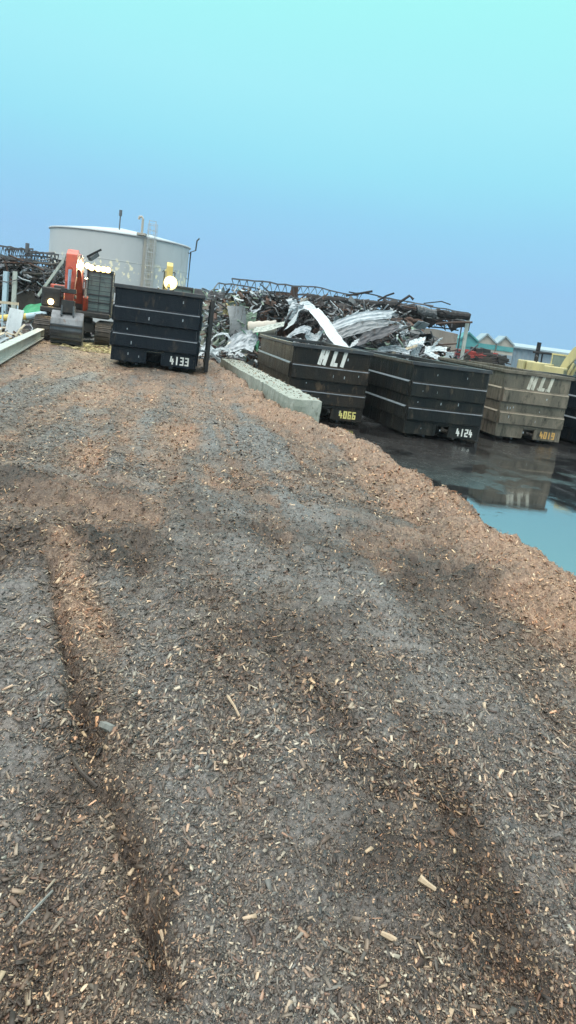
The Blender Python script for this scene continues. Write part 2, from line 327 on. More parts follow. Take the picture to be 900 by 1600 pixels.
def ground_h(x, y):
    ed = edge_dist(x, y) + .42 * vnoise(x, y, 1.5, 2) + .16 * vnoise(x, y, 4.5, 3)
    h = np.where(ed > 0, M, M + ed * .85)
    h = h + .10 * np.exp(-((ed - .28) / .30) ** 2) - .05 * np.exp(-((ed - .95) / .4) ** 2)
    org, dark, grey = zones(x, y)
    near = 1 / (1 + np.maximum(y, 0) / 9)
    h += .05 * vnoise(x, y, .8, 20) + .045 * vnoise(x, y, 2.3, 21) * (1 - .5 * grey)
    rough = (.55 + 1.5 * dark + .9 * org) * (1 - .6 * grey)
    h += rough * (.045 * vnoise(x, y, 6, 22) + .035 * vnoise(x, y, 13, 23) + .022 * vnoise(x, y, 30, 24) + .012 * vnoise(x, y, 70, 25))
    h += .15 * blob(x, y, 70, 770, 1.1, .35) + .13 * blob(x, y, 90, 860, .35, .45) + .05 * dark * vnoise(x, y, 3.5, 41) + .04 * blob(x, y, 500, 800, 1.5, .4)
    d1 = line_d(x, y, RUT1); h += -.055 * np.exp(-(d1 / .035) ** 2) * (1 + 1.2 * vnoise(x, y, 5, 81)) + .03 * np.exp(-((d1 - .13) / .07) ** 2)
    d2 = line_d(x, y, RUT2); h += -.03 * np.exp(-(d2 / .10) ** 2)
    st = stripes(x, y); h += -.075 * st
    ct, sn_ = math.cos(.17), math.sin(.17); al = -x * sn_ + y * ct
    h += .007 * np.sin(al * 52 + 4 * vnoise(x, y, 1.2, 66)) * np.clip(-st * 5, 0, 1) * (y < 14)
    # track-shoe imprints across the lane on the left
    l = line_d(x, y, LANES[4]); h += .012 * np.sin(y * 34 + vnoise(x, y, 2, 30) * 3) * np.exp(-(l / .3) ** 4)
    for L_ in (LANES[0], LANES[1], LANES[2]): l = line_d(x, y, L_); h += -.03 * np.exp(-(l / .2) ** 2)
    return np.maximum(h, -.25)
def mesh_from(name, V, Fq, mats, attrs=None, smooth=False):
    me = bpy.data.meshes.new(name); nv, nf = len(V), len(Fq); k = Fq.shape[1]
    me.vertices.add(nv); me.vertices.foreach_set('co', V.astype(np.float32).ravel())
    me.loops.add(nf * k); me.loops.foreach_set('vertex_index', Fq.astype(np.int32).ravel())
    me.polygons.add(nf); me.polygons.foreach_set('loop_start', (np.arange(nf) * k).astype(np.int32))
    me.update(calc_edges=True)
    if smooth: me.polygons.foreach_set('use_smooth', np.ones(nf, bool))
    for n_, a in (attrs or {}).items():
        at = me.attributes.new(n_, 'FLOAT_VECTOR', 'POINT'); at.data.foreach_set('vector', a.astype(np.float32).ravel())
    o = bpy.data.objects.new(name, me); col.objects.link(o)
    for m_ in mats: me.materials.append(m_)
    return o

# mulch material : matted bed between the loose chips
def mulch_mat(name, chips):
    m, ns, ln, b = newmat(name)
    at = N(ns, 'ShaderNodeAttribute', attribute_name='zone'); sx = N(ns, 'ShaderNodeSeparateXYZ'); ln.new(at.outputs['Vector'], sx.inputs[0])
    if chips:
        g = N(ns, 'ShaderNodeNewGeometry'); val = g.outputs['Random Per Island']
        g0 = [(0., (.018, .013, .010)), (.30, (.062, .048, .038)), (.62, (.125, .10, .082)), (.82, (.22, .175, .135)), (.94, (.40, .32, .235)), (1., (.60, .52, .41))]
        g1 = [(0., (.06, .034, .022)), (.3, (.18, .108, .07)), (.62, (.34, .215, .14)), (.86, (.52, .375, .26)), (1., (.68, .55, .40))]
        g2 = [(0., (.010, .008, .007)), (.4, (.034, .024, .019)), (.75, (.09, .062, .043)), (.92, (.24, .165, .105)), (1., (.46, .35, .22))]
        g3 = [(0., (.03, .03, .032)), (.4, (.10, .094, .09)), (.75, (.175, .163, .152)), (.93, (.30, .275, .24)), (1., (.54, .48, .40))]
    else:
        tc = N(ns, 'ShaderNodeTexCoord'); mp = N(ns, 'ShaderNodeMapping'); mp.inputs['Scale'].default_value = (1, .45, 1); ln.new(tc.outputs['Object'], mp.inputs[0])
        v1 = N(ns, 'ShaderNodeTexVoronoi', Scale=120.); v2 = N(ns, 'ShaderNodeTexVoronoi', Scale=38.); nz = N(ns, 'ShaderNodeTexNoise', Scale=9., Detail=10., Roughness=.8)
        dn = N(ns, 'ShaderNodeTexNoise', Scale=14., Detail=3.); ln.new(tc.outputs['Object'], dn.inputs[0])
        va = N(ns, 'ShaderNodeVectorMath', operation='MULTIPLY_ADD'); va.inputs[1].default_value = (.12, .12, .12)
        ln.new(dn.outputs['Color'], va.inputs[0]); ln.new(mp.outputs[0], va.inputs[2])
        for v_ in (v1, v2): ln.new(va.outputs[0], v_.inputs[0])
        ln.new(tc.outputs['Object'], nz.inputs[0])
        s1 = N(ns, 'ShaderNodeSeparateColor'); ln.new(v1.outputs['Color'], s1.inputs[0]); s2 = N(ns, 'ShaderNodeSeparateColor'); ln.new(v2.outputs['Color'], s2.inputs[0])
        a1 = N(ns, 'ShaderNodeMath', operation='MULTIPLY_ADD'); a1.inputs[1].default_value = .42; ln.new(s1.outputs[0], a1.inputs[0])
        a2 = N(ns, 'ShaderNodeMath', operation='MULTIPLY_ADD'); a2.inputs[1].default_value = .22; a2.inputs[2].default_value = -.20; ln.new(s2.outputs[1], a2.inputs[0])
        a3 = N(ns, 'ShaderNodeMath', operation='MULTIPLY_ADD'); a3.inputs[1].default_value = .75; ln.new(nz.outputs[0], a3.inputs[0]); ln.new(a2.outputs[0], a3.inputs[2]); ln.new(a3.outputs[0], a1.inputs[2])
        val = a1.outputs[0]
        g0 = [(0., (.014, .011, .009)), (.35, (.060, .048, .040)), (.65, (.13, .108, .090)), (.9, (.25, .20, .15)), (1., (.38, .31, .23))]
        g1 = [(0., (.055, .032, .022)), (.35, (.17, .105, .072)), (.65, (.30, .20, .135)), (.9, (.44, .32, .225)), (1., (.56, .44, .32))]
        g2 = [(0., (.008, .006, .005)), (.4, (.026, .019, .015)), (.7, (.062, .044, .032)), (.95, (.16, .11, .075)), (1., (.28, .2, .13))]
        g3 = [(0., (.03, .03, .032)), (.35, (.112, .107, .105)), (.7, (.18, .173, .168)), (1., (.32, .30, .28))]
    rs = []
    for g_ in (g0, g1, g2, g3):
        r_ = ramp(ns, g_); ln.new(val, r_.inputs[0]); rs.append(r_)
    out = rs[0].outputs[0]
    for i, ch in ((3, 2), (2, 1), (1, 0)):
        mx = N(ns, 'ShaderNodeMixRGB'); ln.new(sx.outputs[ch], mx.inputs[0]); ln.new(out, mx.inputs[1]); ln.new(rs[i].outputs[0], mx.inputs[2]); out = mx.outputs[0]
    if chips:
        m7 = N(ns, 'ShaderNodeMath', operation='MULTIPLY'); m7.inputs[1].default_value = 57.3; fr = N(ns, 'ShaderNodeMath', operation='FRACT'); ln.new(val, m7.inputs[0]); ln.new(m7.outputs[0], fr.inputs[0])
        tn = ramp(ns, [(0., (1.1, .86, .68)), (.25, (1., .95, .88)), (.5, (.86, .98, 1.02)), (.72, (1.05, .9, .74)), (.9, (1.15, .72, .55)), (1., (.75, .85, .8))]); ln.new(fr.outputs[0], tn.inputs[0])
        mt_ = N(ns, 'ShaderNodeMixRGB', blend_type='MULTIPLY'); mt_.inputs[0].default_value = .8; ln.new(out, mt_.inputs[1]); ln.new(tn.outputs[0], mt_.inputs[2]); out = mt_.outputs[0]
    ln.new(out, b.inputs['Base Color'])
    rr = N(ns, 'ShaderNodeMapRange'); rr.inputs['To Min'].default_value = .55; rr.inputs['To Max'].default_value = .50; ln.new(sx.outputs[2], rr.inputs[0]); ln.new(rr.outputs[0], b.inputs['Roughness'])
    if not chips:
        bp = N(ns, 'ShaderNodeBump', Strength=.8, Distance=.02); ln.new(val, bp.inputs['Height']); ln.new(bp.outputs[0], b.inputs['Normal'])
    return m
mm = mulch_mat('mulch_bed', False); mc = mulch_mat('wood_chips', True)

# bed grid: fine near the viewpoint, coarser away
ys = np.concatenate([np.linspace(-10, .8, 24)[:-1], .8 + (np.exp(np.linspace(0, math.log(71), 620)) - 1) * .85])
xs_c = np.sinh(np.linspace(-1, 1, 561) * 4.2) / math.sinh(4.2)
xs = np.where(xs_c < 0, xs_c * 60, xs_c * 9) 
xs = np.unique(np.concatenate([xs[xs < -3.2], np.linspace(-3.2, 3.6, 420), xs[xs > 3.6]]))
XX, YY = np.meshgrid(xs, ys)
xf, yf = XX.ravel(), YY.ravel()
z = ground_h(xf, yf); o_, d_, g_ = zones(xf, yf)
n, m_ = XX.shape
idx = np.arange(n * m_).reshape(n, m_)
Fq = np.stack([idx[:-1, :-1], idx[:-1, 1:], idx[1:, 1:], idx[1:, :-1]], -1).reshape(-1, 4)
keep = (z[Fq].max(1) > -.2)
bed = mesh_from('mulch_ground', np.stack([xf, yf, z], 1), Fq[keep], [mm], {'zone': np.stack([o_, d_, g_], 1)}, True)
tag(bed, kind='structure')

# loose chips lying on the bed
rg = np.random.RandomState(11)
def chips(n, y0, y1, xspan, smin, smax, fine, lift=0.):
    t = rg.rand(n); y = 1 / (1 / y0 + t * (1 / y1 - 1 / y0))
    x = (rg.rand(n) * 2 - 1) * xspan(y) + .04 * y - .0
    ed = edge_dist(x, y); og, dk_, gy_ = zones(x, y); pk = .80 + .7 * vnoise(x, y, 2.1, 71) + .8 * vnoise(x, y, 7, 72) - .10 * gy_ + .15 * dk_ + (.35 if fine else 0); k = (ed > -1.2) & (rg.rand(n) < pk); x, y = x[k], y[k]; n = len(x)
    L = (smin + (smax - smin) * rg.rand(n) ** 3.8) * (1 + y * .055); W = L * ((.3 + .5 * rg.rand(n)) if fine else (.12 + .38 * rg.rand(n))); T = np.clip(W * .25, .001, .006)
    L, W = np.maximum(L, .0011 * y), np.maximum(W, .0007 * y)
    ang = np.where(rg.rand(n) < .68, rg.randn(n) * .33 - .12 + .10 * x, rg.rand(n) * math.pi) + math.pi / 2
    eps = .02
    z0 = ground_h(x, y); gx = (ground_h(x + eps, y) - z0) / eps; gy = (ground_h(x, y + eps) - z0) / eps
    nrm = np.stack([-gx * .7 + rg.randn(n) * .38, -gy * .7 + rg.randn(n) * .38, np.ones(n)], 1); nrm /= np.linalg.norm(nrm, axis=1)[:, None]
    a = np.stack([np.cos(ang), np.sin(ang), np.zeros(n)], 1); a -= nrm * (a * nrm).sum(1)[:, None]; a /= np.linalg.norm(a, axis=1)[:, None]
    b = np.cross(nrm, a)
    c = np.stack([x, y, z0 + T * .5 + .004 + lift + L * .06 * rg.rand(n)], 1)
    sg = np.array([[-1, -1, -1], [1, -1, -1], [1, 1, -1], [-1, 1, -1], [-1, -1, 1], [1, -1, 1], [1, 1, 1], [-1, 1, 1]], float)
    V = np.empty((n, 8, 3)); tp1 = .35 + .65 * rg.rand(n); tp2 = .35 + .65 * rg.rand(n)
    for i, s_ in enumerate(sg):
        tw = np.where(s_[0] < 0, tp1, tp2)
        V[:, i] = c + a * (s_[0] * L / 2 * (1 + .25 * (rg.rand(n) - .5)))[:, None] + b * (s_[1] * W / 2 * tw)[:, None] + nrm * (s_[2] * T / 2)[:, None]
    fq = np.array([(4, 5, 6, 7), (0, 1, 5, 4), (1, 2, 6, 5), (2, 3, 7, 6), (3, 0, 4, 7)])
    Fa = (fq[None] + (np.arange(n) * 8)[:, None, None]).reshape(-1, 4)
    o, d, g = zones(x, y); Z = np.repeat(np.stack([o, d, g], 1), 8, axis=0)
    return V.reshape(-1, 3), Fa, Z
sets = [chips(52000, 1.2, 6.5, lambda y: .62 * y + .5, .008, .044, False), chips(480000, 1.2, 16, lambda y: .6 * y + .5, .003, .016, True), chips(170000, 3.0, 36, lambda y: .55 * y + .5, .007, .040, False), chips(110000, 8.5, 36, lambda y: .55 * y + .5, .008, .045, False)]
Vs, Fs, Zs = [], [], []; off = 0
for V_, F_, Z_ in sets: Vs.append(V_); Fs.append(F_ + off); Zs.append(Z_); off += len(V_)
co = mesh_from('loose_wood_chips', np.concatenate(Vs), np.concatenate(Fs), [mc], {'zone': np.concatenate(Zs)})
tag(co, 'loose wood chips and bark scattered over the mulch bed', 'wood chips', kind='stuff')

# ------------------------------------------------------------------ wet yard
def yard_mat():
    m, ns, ln, b = newmat('wet_asphalt')
    tc = N(ns, 'ShaderNodeTexCoord'); mp = N(ns, 'ShaderNodeMapping'); mp.inputs['Scale'].default_value = (1, .8, 1); ln.new(tc.outputs['Object'], mp.inputs[0])
    n1 = N(ns, 'ShaderNodeTexNoise', Scale=.42, Detail=6., Roughness=.55); n2 = N(ns, 'ShaderNodeTexNoise', Scale=3.6, Detail=12., Roughness=.75); n3 = N(ns, 'ShaderNodeTexNoise', Scale=60., Detail=4.)
    for q in (n1, n2, n3): ln.new(mp.outputs[0], q.inputs[0])
    # standing water lies in the hollow near the mulch toe (lower y), broken film of mud further off
    sx = N(ns, 'ShaderNodeSeparateXYZ'); ln.new(tc.outputs['Object'], sx.inputs[0])
    yr = N(ns, 'ShaderNodeMapRange'); yr.inputs['From Min'].default_value = 14.; yr.inputs['From Max'].default_value = 18.5; yr.inputs['To Min'].default_value = .24; yr.inputs['To Max'].default_value = 0.; ln.new(sx.outputs[1], yr.inputs[0])
    a = N(ns, 'ShaderNodeMath', operation='MULTIPLY_ADD'); a.inputs[1].default_value = .45; ln.new(n2.outputs[0], a.inputs[0]); ln.new(n1.outputs[0], a.inputs[2])
    a2 = N(ns, 'ShaderNodeMath', operation='ADD'); ln.new(a.outputs[0], a2.inputs[0]); ln.new(yr.outputs[0], a2.inputs[1])
    pud = ramp(ns, [(.70, (0, 0, 0)), (.735, (.55, .55, .55)), (.79, (1, 1, 1))]); ln.new(a2.outputs[0], pud.inputs[0])
    c1 = ramp(ns, [(.3, (.010, .010, .011)), (.6, (.028, .027, .027)), (.75, (.055, .05, .046))]); ln.new(n2.outputs[0], c1.inputs[0])
    mx = N(ns, 'ShaderNodeMixRGB'); ln.new(pud.outputs[0], mx.inputs[0]); ln.new(c1.outputs[0], mx.inputs[1]); mx.inputs[2].default_value = (.014, .014, .015, 1)
    ln.new(mx.outputs[0], b.inputs['Base Color'])
    rr = N(ns, 'ShaderNodeMapRange'); rr.inputs['To Min'].default_value = .24; rr.inputs['To Max'].default_value = .025; ln.new(pud.outputs[0], rr.inputs[0])
    ra = N(ns, 'ShaderNodeMath', operation='MULTIPLY_ADD'); ra.inputs[1].default_value = .28; ra.inputs[2].default_value = -.12; ln.new(n2.outputs[0], ra.inputs[0])
    rm = N(ns, 'ShaderNodeMath', operation='ADD'); rm.use_clamp = True; ln.new(rr.outputs[0], rm.inputs[0]); ln.new(ra.outputs[0], rm.inputs[1])
    rmx = N(ns, 'ShaderNodeMath', operation='MAXIMUM'); rmx.inputs[1].default_value = .02; ln.new(rm.outputs[0], rmx.inputs[0]); ln.new(rmx.outputs[0], b.inputs['Roughness'])
    io = N(ns, 'ShaderNodeMapRange'); io.inputs['To Min'].default_value = 1.5; io.inputs['To Max'].default_value = 7.; ln.new(pud.outputs[0], io.inputs[0]); ln.new(io.outputs[0], b.inputs['IOR'])
    iv = N(ns, 'ShaderNodeMath', operation='SUBTRACT'); iv.inputs[0].default_value = 1.; ln.new(pud.outputs[0], iv.inputs[1])
    bs = N(ns, 'ShaderNodeMath', operation='MULTIPLY_ADD'); bs.inputs[1].default_value = .22; bs.inputs[2].default_value = .006; ln.new(iv.outputs[0], bs.inputs[0])
    bp = N(ns, 'ShaderNodeBump', Distance=.03); ln.new(bs.outputs[0], bp.inputs['Strength'])
    hs = N(ns, 'ShaderNodeMath', operation='ADD'); ln.new(n2.outputs[0], hs.inputs[0]); h2 = N(ns, 'ShaderNodeMath', operation='MULTIPLY'); h2.inputs[1].default_value = .12; ln.new(n3.outputs[0], h2.inputs[0]); ln.new(h2.outputs[0], hs.inputs[1])
    ln.new(hs.outputs[0], bp.inputs['Height']); ln.new(bp.outputs[0], b.inputs['Normal'])
    return m
g = MB(); S = 1500
g.add([(-S, -200, 0), (S, -200, 0), (S, S, 0), (-S, S, 0)], [(0, 1, 2, 3)])
me_g = g.build('yard_ground', yard_mat()); me_g.data.transform(Matrix.Translation(me_g.location)); me_g.location = (0, 0, 0)
tag(me_g, kind='structure')

# ------------------------------------------------------------------ lettering
GL = {'4': [((.12, 1), (0, .36)), ((0, .36), (.62, .36)), ((.46, .66), (.46, 0))],
      '1': [((.3, 1), (.3, 0))],
      '2': [((0, 1), (.6, 1)), ((.6, 1), (.6, .52)), ((.6, .52), (0, .45)), ((0, .45), (0, 0)), ((0, 0), (.6, 0))],
      '3': [((0, 1), (.6, 1)), ((.6, 1), (.6, 0)), ((.12, .5), (.6, .5)), ((.6, 0), (0, 0))],
      '0': [((0, 0), (0, 1)), ((0, 1), (.6, 1)), ((.6, 1), (.6, 0)), ((.6, 0), (0, 0))],
      '6': [((.6, 1), (0, 1)), ((0, 1), (0, 0)), ((0, 0), (.6, 0)), ((.6, 0), (.6, .5)), ((.6, .5), (0, .5))],
      '9': [((.6, 0), (.6, 1)), ((.6, 1), (0, 1)), ((0, 1), (0, .48)), ((0, .48), (.6, .48)), ((.6, 0), (.05, 0))],
      'H': [((0, 0), (0, 1)), ((.62, 0), (.62, 1)), ((0, .5), (.62, .5))],
      'L': [((0, 1), (0, 0)), ((0, 0), (.5, 0))],
      'I': [((.05, 1), (.05, 0))]}
def write(mb, text, x, y, z, hgt, sw, adv, slant=0., asp=1.):
    k = 0
    for ch in text:
        for (a, b) in GL[ch]:
            q = []
            for p_ in (a, b): q.append(Vector((x + p_[0] * hgt * asp + slant * p_[1] * hgt, y, z + p_[1] * hgt)))
            d = (q[1] - q[0]).normalized() * sw * .45
            yy = y - .0016 - .0006 * (k % 7); k += 1
            q[0].y = q[1].y = yy
            mb.beam(q[0] - d, q[1] + d, sw, .003, up=(0, 1, 0))
        x += adv[ch] if isinstance(adv, dict) else adv

# ------------------------------------------------------------------ roll-off containers
def container(FL, yaw, w_, h, L, label, mat_, number, nmat, logo=None, door=False, z0=0., dents=0):
    Rv = Vector((math.cos(yaw), math.sin(yaw), 0))
    loc = Vector((FL[0], FL[1], z0)) + Rv * (w_ / 2)
    t = empty('roll_off_container', loc, label, 'waste container', yaw, 'open-top roll-off containers')
    hw = w_ / 2; zb = .12; nt = .10          # underside, half notch
    mb = MB()
    # walls
    zt = h - .10
    mb.box((-hw + .03, L / 2, (zb + zt) / 2), (.06, L - .01, zt - zb)); mb.box((hw - .03, L / 2, (zb + zt) / 2), (.06, L - .01, zt - zb))
    zn = zb + .36
    mb.box((0, .03, (zn + zt) / 2), (w_ - .124, .06, zt - zn))
    mb.box((-(hw + .21) / 2 + .03, .03, (zb + zn) / 2), (hw - .21 - .064, .058, zn - zb)); mb.box(((hw + .21) / 2 - .03, .03, (zb + zn) / 2), (hw - .21 - .064, .058, zn - zb))
    mb.box((0, L / 2, zb + .33), (w_ - .13, L - .1, .05))                        # floor
    mb.box((0, .62, zb + .17), (.5, .05, .27))                                  # hook box behind the notch
    body = mb.build('body', mat_, t, local=True, bevel=.006)
    # horizontal stiffening bands, sloped tops
    for (a, b_) in ((.545, .735), (.235, .405)):
        pr = [(0, b_ * h + .035), (-.085, b_ * h - .03), (-.085, a * h + .02), (0, a * h)]
        r_ = MB(); r_.prism([(p_[0], p_[1]) for p_ in pr], (-hw + .015, -.001, 0), (0, 1, 0), (0, 0, 1), (w_ - .03, 0, 0))
        fb = r_.build('front_band', mat_, t, local=True, bevel=.008)
        em = MT['taupe_edge'] if mat_ == MT['taupe'] else MT['edge']
        q = MB(); q.beam((-hw + .02, -.082, b_ * h - .026), (hw - .02, -.082, b_ * h - .026), .03, .016, up=(0, -.6, .8)); q.build('sky_glint_edge', em, fb, local=True)  # pale strip: skylight on the ledge put into the colour
        for s in (-1, 1):
            r_ = MB(); r_.prism([(p_[0] * -s, p_[1]) for p_ in [(q[0] * .7, q[1]) for q in pr]], (s * (hw + .001), .06, 0), (1, 0, 0), (0, 0, 1), (0, L - .12, 0))
            fb = r_.build('side_band', mat_, t, local=True, bevel=.006)
            q = MB(); q.beam((s * (hw + .044), .07, b_ * h + .006), (s * (hw + .044), L - .07, b_ * h + .006), .075, .012, up=(s * .6, 0, .8)); q.build('sky_glint_edge', em, fb, local=True)  # painted skylight line along the side ledge
    rl = MB()
    rl.box((0, -.01, h - .05), (w_ + .14, .13, .11)); rl.box((0, L, h - .05), (w_ + .14, .13, .11))
    for s in (-1, 1): rl.box((s * (hw + .012), L / 2, h - .052), (.13, L - .14, .10))
    rl.build('top_rail', MT['rail'] if mat_ != MT['taupe'] else MT['taupe'], t, local=True, bevel=.012)
    for s in (-1, 1):                      # side posts + skid rails + rollers
        sp_ = MB()
        for k in range(1, 6): sp_.box((s * (hw + .012), k * L / 6, (zb + .235 * h) / 2 + .03), (.05, .08, .235 * h - zb))
        each(sp_, 'side_stake', mat_, t, local=True)
        sk_ = MB(); sk_.box((s * .5, L / 2, .09), (.08, L - .3, .10)); sk_.build('skid_rail', MT['rail'], t, local=True)
        for yy in (.35, L - .5):
            r2 = MB(); r2.tube([(s * (hw - .42), yy, .08), (s * (hw - .22), yy, .08)], .08, 12); r2.box((s * (hw - .32), yy, .14), (.24, .06, .08)); r2.build('roller', MT['track'], t, local=True)
    # welded plate around the notch
    pl = MB(); pl.box((0, -.012, zn + .035), (.6, .02, .06)); pl.box((-.255, -.012, zb + .19), (.08, .02, .30)); pl.box((.255, -.012, zb + .19), (.08, .02, .30))
    each(pl, 'notch_plate', mat_, t, local=True)
    if number:
        nb = MB(); write(nb, number, hw - .74, -.003, zb + .09, .20, .042, .145, 0, .62); nb.build('number_lettering', nmat, t, local=True)
    if logo:
        lb = MB(); write(lb, 'HLI', -.42 + logo[1], -.003, h * .735 + .10, .38, .115, {'H': .41, 'L': .31, 'I': .2}, .2, .62); lb.build('logo_lettering', logo[0], t, local=True)
        if logo[0] is MT['worn_letter']:
            dr = MB()
            for dx, ln_ in ((-.3, .05), (-.1, .07), (.02, .04), (.22, .10), (.27, .05)): dr.box((dx + logo[1], -.004, h * .735 + .14 - ln_ / 2), (.025, .003, ln_))
            each(dr, 'paint_drip', logo[0], t, local=True)
    # small marks of bare metal and paint scuffs
    sc = MB(); rr = random.Random(hash(label) % 1000 if False else len(label))
    for k in range(9):
        x = rr.uniform(-hw + .2, hw - .3); zz = rr.choice([h * .86, h * .64, h * .48, h * .32, h * .15]) + rr.uniform(-.06, .06)
        yy = -.0885 if (.55 * h + .04 < zz < .72 * h - .05 or .26 * h < zz < .38 * h) else -.0035
        sc.box((x, yy, zz), (rr.uniform(.012, .03), .003, rr.uniform(.03, .10)))
    each(sc, 'scuff_mark', MT['galv'], t, local=True)
    if door:
        dl = 2.35; d = MB(); ang = R(door[0]); hx, hy = hw + door[2], door[1] + dl
        ex = Vector((math.sin(ang), -math.cos(ang), 0)); p0 = Vector((hx, hy, 0))
        zc = (h - .12 + .04) / 2
        rot = Matrix.Rotation(math.atan2(ex.y, ex.x), 3, 'Z')
        d.box(p0 + ex * dl / 2 + Vector((0, 0, zc)), (dl, .05, h - .2), rot)
        dd = d.build('door', MT['darkpart'], t, local=True)
        fr = MB()
        fr.box(p0 + ex * dl + Vector((0, 0, zc)), (.12, .12, h - .12), rot)
        for zz in (.25, h * .5, h - .3): fr.box(p0 + ex * dl / 2 + Vector((0, 0, zz)), (dl - .13, .11, .1), rot)
        each(fr, 'door_frame', MT['darkpart'], dd, local=True, bevel=.01)
        hg = MB()
        for zz in (h * .28, h * .62): hg.tube([p0 + ex * (dl - .2) + Vector((0, 0, zz)), Vector((hw, (p0 + ex * (dl - .2)).y, zz))], .03, 8); hg.box(Vector((hw + .05, (p0 + ex * (dl - .2)).y, zz)), (.1, .14, .12))
        each(hg, 'door_latch', MT['galv'] if z0 else MT['darkpart'], dd, local=True)
    return t
C4133 = container((-5.72, 23.64), .13, 2.47, 2.27, 6.2, 'black open-top container numbered 4133 standing on the mulch', MT['black'], '4133', MT['white_letter'], None, (1.5, .9, .26), M + .01)
C4066 = container((-.50, 25.35), .22, 2.50, 2.36, 6.4, 'brownish black container with white letters, numbered 4066, behind the concrete blocks', MT['blackbrown'], '4066', MT['yellow_letter'], (MT['white_letter'], .05), None)
C4124 = container((3.17, 24.62), .26, 2.50, 2.30, 6.4, 'black container numbered 4124 between the lettered containers', MT['greenblack'], '4124', MT['white_letter'], None, (1, .5, .16))
C4019 = container((6.62, 27.45), .20, 2.40, 2.36, 6.4, 'mud-stained taupe container with faded white letters, numbered 4019', MT['taupe'], '4019', MT['orange_letter'], (MT['worn_letter'], .12), None)
C5 = container((10.12, 28.3), .26, 2.50, 2.30, 6.4, 'dark navy container cut off by the right edge of the photo', MT['black'], None, None, None, None)

# ------------------------------------------------------------------ concrete block wall (two courses, retaining the mulch)
def block(name, c, d, rz, seed, label):
    rr = random.Random(seed); mb = MB(); rot = Matrix.Rotation(rz, 3, 'Z'); 
    nx, ny, nz_ = 6, 9, 4
    # subdivided chamfered block with uneven top
    def pt(i, j, k):
        x, y, zz = i / nx - .5, j / ny - .5, k / nz_ - .5
        q = Vector((x * d[0], y * d[1], zz * d[2]))
        ch = .035
        e = (i in (0, nx)) + (j in (0, ny)) + (k in (0, nz_))
        if e >= 2: q = Vector((q.x - math.copysign(ch, q.x) * .5, q.y - math.copysign(ch, q.y) * .5, q.z - math.copysign(ch, q.z) * .5))
        return q + Vector((rr.uniform(-1, 1), rr.uniform(-1, 1), rr.uniform(-1, 1) * (2.2 if k == nz_ else 1))) * .008
    G = {(i, j, k): pt(i, j, k) for i in range(nx + 1) for j in range(ny + 1) for k in range(nz_ + 1) if i in (0, nx) or j in (0, ny) or k in (0, nz_)}
    ids = {}; vs = []
    for kk, p_ in G.items(): ids[kk] = len(vs); vs.append(Vector(c) + rot @ p_)
    fs = []
    for i in range(nx):
        for j in range(ny): fs += [(ids[i, j, nz_], ids[i + 1, j, nz_], ids[i + 1, j + 1, nz_], ids[i, j + 1, nz_]), (ids[i, j, 0], ids[i, j + 1, 0], ids[i + 1, j + 1, 0], ids[i + 1, j, 0])]
    for i in range(nx):
        for k in range(nz_): fs += [(ids[i, 0, k], ids[i + 1, 0, k], ids[i + 1, 0, k + 1], ids[i, 0, k + 1]), (ids[i, ny, k], ids[i, ny, k + 1], ids[i + 1, ny, k + 1], ids[i + 1, ny, k])]
    for j in range(ny):
        for k in range(nz_): fs += [(ids[0, j, k], ids[0, j, k + 1], ids[0, j + 1, k + 1], ids[0, j + 1, k]), (ids[nx, j, k], ids[nx, j + 1, k], ids[nx, j + 1, k + 1], ids[nx, j, k + 1])]
    mb.add(vs, fs)
    return tag(mb.build(name, MT['concrete'], bevel=.006), label, 'concrete block', 'concrete blocks retaining the mulch')
B0, B1 = Vector((.08, 17.15, 0)), Vector((-2.70, 28.9, 0)); bd = (B1 - B0); BL = bd.length / 7; bu = bd.normalized(); brz = math.atan2(bu.y, bu.x) - math.pi / 2
ordn = ['nearest, with its bare end face showing', 'second from the near end', 'third from the near end', 'in the middle of the row', 'third from the far end', 'second from the far end', 'farthest, by the tangled sheets']
for i in range(7):
    c = B0 + bu * BL * (i + .5); j = random.uniform(-.03, .03)
    block('concrete_block', (c.x + j, c.y, 1.085), (.76, BL - .03, .66), brz + random.uniform(-.015, .015), i, 'mulch-dusted concrete block in the top row, ' + ordn[i])
    block('concrete_block', (c.x, c.y, .375), (.76, BL - .03, .74), brz, i + 20, 'grey concrete block under the top row, buried by mulch')
# spilled mulch on the block tops
n = 330; tt = rg.rand(n) * bd.length; ss = (rg.rand(n) - .5) * .66
def loose(px_, py_, pz_, name, label, L0=.03, L1=.09, mat_=mc, zone=(.35, .1, .5)):
    n = len(px_); V = np.empty((n, 4, 3)); a = rg.rand(n) * math.pi; L = L0 + (L1 - L0) * rg.rand(n); W = L * (.25 + .3 * rg.rand(n))
    ca, sa = np.cos(a), np.sin(a); th = .012
    V = np.empty((n, 8, 3)); k = 0; tl = rg.randn(n) * .3
    for dz in (0, 1):
        for sx_, sy_ in ((-1, -1), (1, -1), (1, 1), (-1, 1)):
            lx, ly = sx_ * L / 2, sy_ * W / 2
            V[:, k, 0] = px_ + lx * ca - ly * sa; V[:, k, 1] = py_ + lx * sa + ly * ca; V[:, k, 2] = pz_ + dz * th + lx * tl * .5 + .012; k += 1
    fq = np.array([(4, 5, 6, 7), (0, 1, 5, 4), (1, 2, 6, 5), (2, 3, 7, 6), (3, 0, 4, 7), (3, 2, 1, 0)])
    Fa = (fq[None] + (np.arange(n) * 8)[:, None, None]).reshape(-1, 4)
    o = mesh_from(name, V.reshape(-1, 3), Fa, [mat_], {'zone': np.tile(np.array(zone), (n * 8, 1))})
    return tag(o, label, 'debris', kind='stuff')
px_ = B0.x + bu.x * tt - bu.y * ss; py_ = B0.y + bu.y * tt + bu.x * ss
loose(px_, py_, np.full(n, 1.415), 'spilled_mulch', 'chips and dust spilled along the concrete block tops', .012, .045)

